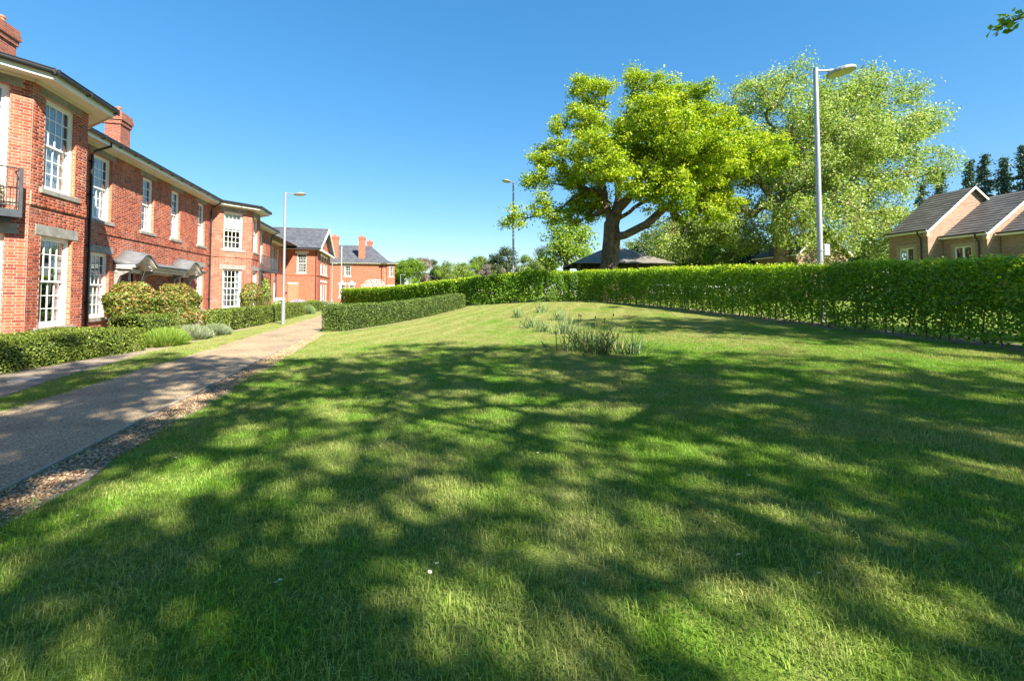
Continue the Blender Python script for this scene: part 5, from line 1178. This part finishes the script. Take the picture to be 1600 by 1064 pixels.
# ------------------------------------------------------------------ grass
def grass_mat():
    m, nt, b = new_mat('grass_blade')
    f = attr(nt); big = noise(nt, .42, 4); mid = noise(nt, 2.0, 4); 
    g1 = ramp(nt, [(0, (.07, .19, .016)), (.4, (.16, .34, .026)), (.75, (.27, .44, .045)), (1, (.45, .53, .11))], f).outputs[0]
    dry = ramp(nt, [(0, (.24, .24, .07)), (.5, (.40, .39, .14)), (1, (.58, .53, .26))], f).outputs[0]
    sy_ = nt.nodes.new('ShaderNodeSeparateXYZ'); nt.links.new(wpos(nt), sy_.inputs[0])
    far = math_n(nt, 'MULTIPLY', ramp(nt, [(0, (0, 0, 0)), (1, (1, 1, 1))], math_n(nt, 'DIVIDE', math_n(nt, 'SUBTRACT', sy_.outputs[1], 8), 10)).outputs[0], .09)      # open far lawn drier, its sunlit paleness also put into the colour
    k = ramp(nt, [(.42, (0, 0, 0)), (.60, (.88, .88, .88))], math_n(nt, 'ADD', far, math_n(nt, 'ADD', math_n(nt, 'MULTIPLY', big, .55), math_n(nt, 'MULTIPLY', mid, .45)))).outputs[0]
    c = mixc(nt, k, g1, dry)
    sp = nt.nodes.new('ShaderNodeSeparateXYZ'); nt.links.new(wpos(nt), sp.inputs[0])       # mower stripes on the far lawn, blade-lean sheen put into the colour
    q = math_n(nt, 'ADD', math_n(nt, 'SUBTRACT', math_n(nt, 'MULTIPLY', sp.outputs[0], .876), math_n(nt, 'MULTIPLY', sp.outputs[1], .483)), math_n(nt, 'MULTIPLY', noise(nt, .25, 2), 1.2))
    st = math_n(nt, 'MULTIPLY', math_n(nt, 'SINE', math_n(nt, 'MULTIPLY', q, 5.4)), math_n(nt, 'MULTIPLY', ramp(nt, [(0, (0, 0, 0)), (1, (1, 1, 1))], math_n(nt, 'DIVIDE', math_n(nt, 'SUBTRACT', sp.outputs[1], 9), 8)).outputs[0], .22))
    c = mixc(nt, math_n(nt, 'ADD', st, math_n(nt, 'MULTIPLY', math_n(nt, 'ABSOLUTE', st), .9)), c, (.50, .50, .22)); nt.links.new(c, b.inputs['Base Color']); b.inputs['Roughness'].default_value = .5; b.inputs['Specular IOR Level'].default_value = .3
    t = nt.nodes.new('ShaderNodeBsdfTranslucent'); nt.links.new(mixc(nt, 1, c, (1.25, 1.2, .5), 'MULTIPLY'), t.inputs['Color'])
    mx = nt.nodes.new('ShaderNodeMixShader'); mx.inputs[0].default_value = .35; nt.links.new(b.outputs[0], mx.inputs[1]); nt.links.new(t.outputs[0], mx.inputs[2]); nt.links.new(mx.outputs[0], nt.nodes['Material Output'].inputs['Surface']); return m
M['grass'] = grass_mat()
def grass_patch(seed, n, rad, h, wid):
    rg = np.random.default_rng(seed); a = rg.random(n) * 6.283; q = np.sqrt(rg.random(n)) * rad; b = np.stack([np.cos(a) * q, np.sin(a) * q, np.full(n, -.004)], 1)
    hh = h * rg.gamma(6, 1 / 6, n); la = rg.random(n) * 6.283; ln = hh * rg.uniform(.15, 1.1, n); d = np.stack([np.cos(la), np.sin(la), np.zeros(n)], 1); s = np.stack([-np.sin(la), np.cos(la), np.zeros(n)], 1) * (wid * rg.uniform(.7, 1.4, n))[:, None]
    m1 = b + d * (ln * .3)[:, None] + np.array([0, 0, 1]) * (hh * .62)[:, None]; tp = b + d * ln[:, None] + np.array([0, 0, 1]) * (hh * np.clip(1.05 - .35 * (ln / hh), .35, 1))[:, None]
    V = np.stack([b - s, b + s, m1 + s * .85, m1 - s * .85, tp], 1).reshape(-1, 3); i = np.arange(n)[:, None] * 5
    me = bpy.data.meshes.new('grass_patch'); me.from_pydata(V.tolist(), [], (i + [0, 1, 2, 3]).tolist() + (i + [3, 2, 4]).tolist())
    at = me.attributes.new('rnd', 'FLOAT', 'POINT'); at.data.foreach_set('value', np.repeat(np.clip(rg.normal(.45, .22, n), 0, 1), 5).astype(np.float32)); me.materials.append(M['grass'])
    return me
patches = [bpy.data.objects.new('grass_patch', grass_patch(400 + k, 900, .30, (.025, .028, .033)[k], .0018)) for k in range(3)]
pts = []
rg = np.random.default_rng(77); sp_ = .33
for x in np.arange(-2.38, 13.05, sp_):
    for y in np.arange(-2.5, 60, sp_):
        px, py = x + rg.uniform(-.12, .12), y + rg.uniform(-.12, .12)
        bx = np.interp(py, [18.6, 22.2, 26, 31.4, 34.2, 40, 48, 60], [-2.4, -.1, 2.1, 4.9, 5.6, 2.6, -.6, -5.6]) if py > 18.6 else -2.42 + wob(py, .05, 5)
        if py < 18.7: lim = -2.36 + wob(py, .05, 5)
        else: lim = bx
        hi = np.interp(py, [-3, 22, 25, 27.3, 28.6, 34], [12.98, 12.95, 12.5, 11.3, 9.6, 4.8])
        if px < lim or px > hi or py > 33.5: continue
        pts.append((px, py))
for x in np.arange(-5.95, -4.75, .25):      # verge on the house side of the path
    for y in np.arange(1, 40, .28):
        px, py = x + rg.uniform(-.1, .1), y + rg.uniform(-.1, .1)
        if verge(py) + .1 < px < -4.9: pts.append((px, py))
pts = np.array(pts); gz = terrain(pts[:, 0], pts[:, 1]); npt = len(pts)
me = bpy.data.meshes.new('lawn_grass'); me.vertices.add(npt); me.vertices.foreach_set('co', np.concatenate([pts, gz[:, None]], 1).astype(np.float32).ravel())
for nm, ty, val in (('rotz', 'FLOAT', rg.random(npt) * 6.283), ('size', 'FLOAT', rg.uniform(.85, 1.2, npt)), ('pick', 'INT', rg.integers(0, 3, npt))):
    a = me.attributes.new(nm, ty, 'POINT'); a.data.foreach_set('value', val.astype(np.int32 if ty == 'INT' else np.float32))
grass = bpy.data.objects.new('lawn_grass', me); col.objects.link(grass); me.materials.append(M['grass']); tag(grass, 'short mown grass of the lawn and the verge along the path', 'grass', kind='stuff')
ng = bpy.data.node_groups.new('scatter_grass', 'GeometryNodeTree'); ng.interface.new_socket('Geometry', in_out='INPUT', socket_type='NodeSocketGeometry'); ng.interface.new_socket('Geometry', in_out='OUTPUT', socket_type='NodeSocketGeometry')
gi, go = ng.nodes.new('NodeGroupInput'), ng.nodes.new('NodeGroupOutput'); m2p = ng.nodes.new('GeometryNodeMeshToPoints'); iop = ng.nodes.new('GeometryNodeInstanceOnPoints'); jn = ng.nodes.new('GeometryNodeJoinGeometry')
ng.links.new(gi.outputs[0], m2p.inputs[0]); ng.links.new(m2p.outputs[0], iop.inputs['Points'])
for po in patches:
    oi = ng.nodes.new('GeometryNodeObjectInfo'); oi.inputs['Object'].default_value = po; oi.inputs['As Instance'].default_value = True; ng.links.new(oi.outputs['Geometry'], jn.inputs[0])
ng.links.new(jn.outputs[0], iop.inputs['Instance']); iop.inputs['Pick Instance'].default_value = True
def nattr(nm, ty):
    n = ng.nodes.new('GeometryNodeInputNamedAttribute'); n.data_type = ty; n.inputs[0].default_value = nm; return n.outputs[0]
ng.links.new(nattr('pick', 'INT'), iop.inputs['Instance Index']); cx = ng.nodes.new('ShaderNodeCombineXYZ'); ng.links.new(nattr('rotz', 'FLOAT'), cx.inputs[2]); ng.links.new(cx.outputs[0], iop.inputs['Rotation'])
ng.links.new(nattr('size', 'FLOAT'), iop.inputs['Scale']); ng.links.new(iop.outputs[0], go.inputs[0])
md = grass.modifiers.new('scatter', 'NODES'); md.node_group = ng

# ------------------------------------------------------------------ daisies
def daisy_proto():
    mb = MB(); n = 11
    for k in range(n):
        a = 6.283 * k / n; c, s = math.cos(a), math.sin(a); mb.add([(c * .003, s * .003, .05), (c * .009 - s * .003, s * .009 + c * .003, .053), (c * .014, s * .014, .05), (c * .009 + s * .003, s * .009 - c * .003, .053)], [(0, 1, 2, 3)])
    me = bpy.data.meshes.new('petals'); me.from_pydata(mb.v, [], mb.f); me.materials.append(M['white'])
    e = MB(); e.tube([(0, 0, .048), (0, 0, .055), (0, 0, .057)], [.005, .005, .002], 8); mc = bpy.data.meshes.new('flower_centre'); mc.from_pydata(e.v, [], e.f); mc.materials.append(simple('daisy_yellow', (.6, .42, .04), .7)) 
    s = MB(); s.tube([(0, 0, 0), (0, 0, .05)], .0012, 4); ms = bpy.data.meshes.new('stem'); ms.from_pydata(s.v, [], s.f); ms.materials.append(LEAF['lime']); return me, mc, ms
dm = daisy_proto(); spots = [(672, 797), (683, 893), (690, 868), (668, 905), (676, 850), (430, 920), (435, 916), (1115, 822), (1120, 818), (1285, 905), (1160, 880), (258, 722), (264, 718), (270, 722), (248, 731), (1000, 560), (1018, 563), (1030, 562), (1044, 566), (975, 548), (1440, 575), (1450, 578), (1462, 576), (985, 752), (975, 755), (880, 617), (120, 812), (1510, 590)]
rg = np.random.default_rng(3)
for (x, y) in spots + [(rg.uniform(250, 1500), rg.uniform(560, 760)) for _ in range(14)]:
    p = ground_hit(x, y)
    if p[0] < -2.3 or p[0] > 12.8: continue
    d = empty('daisy', tuple(p), 'tiny white daisy flower in the mown lawn', 'flower', 'daisies in the lawn'); d.rotation_euler = (rg.normal() * .2, rg.normal() * .2, rg.random() * 6); s = rg.uniform(.6, 1.0); d.scale = (s, s, s)
    for me_, nm in zip(dm, ('petals', 'flower_centre', 'stem')):
        o = bpy.data.objects.new(nm, me_); col.objects.link(o); o.parent = d
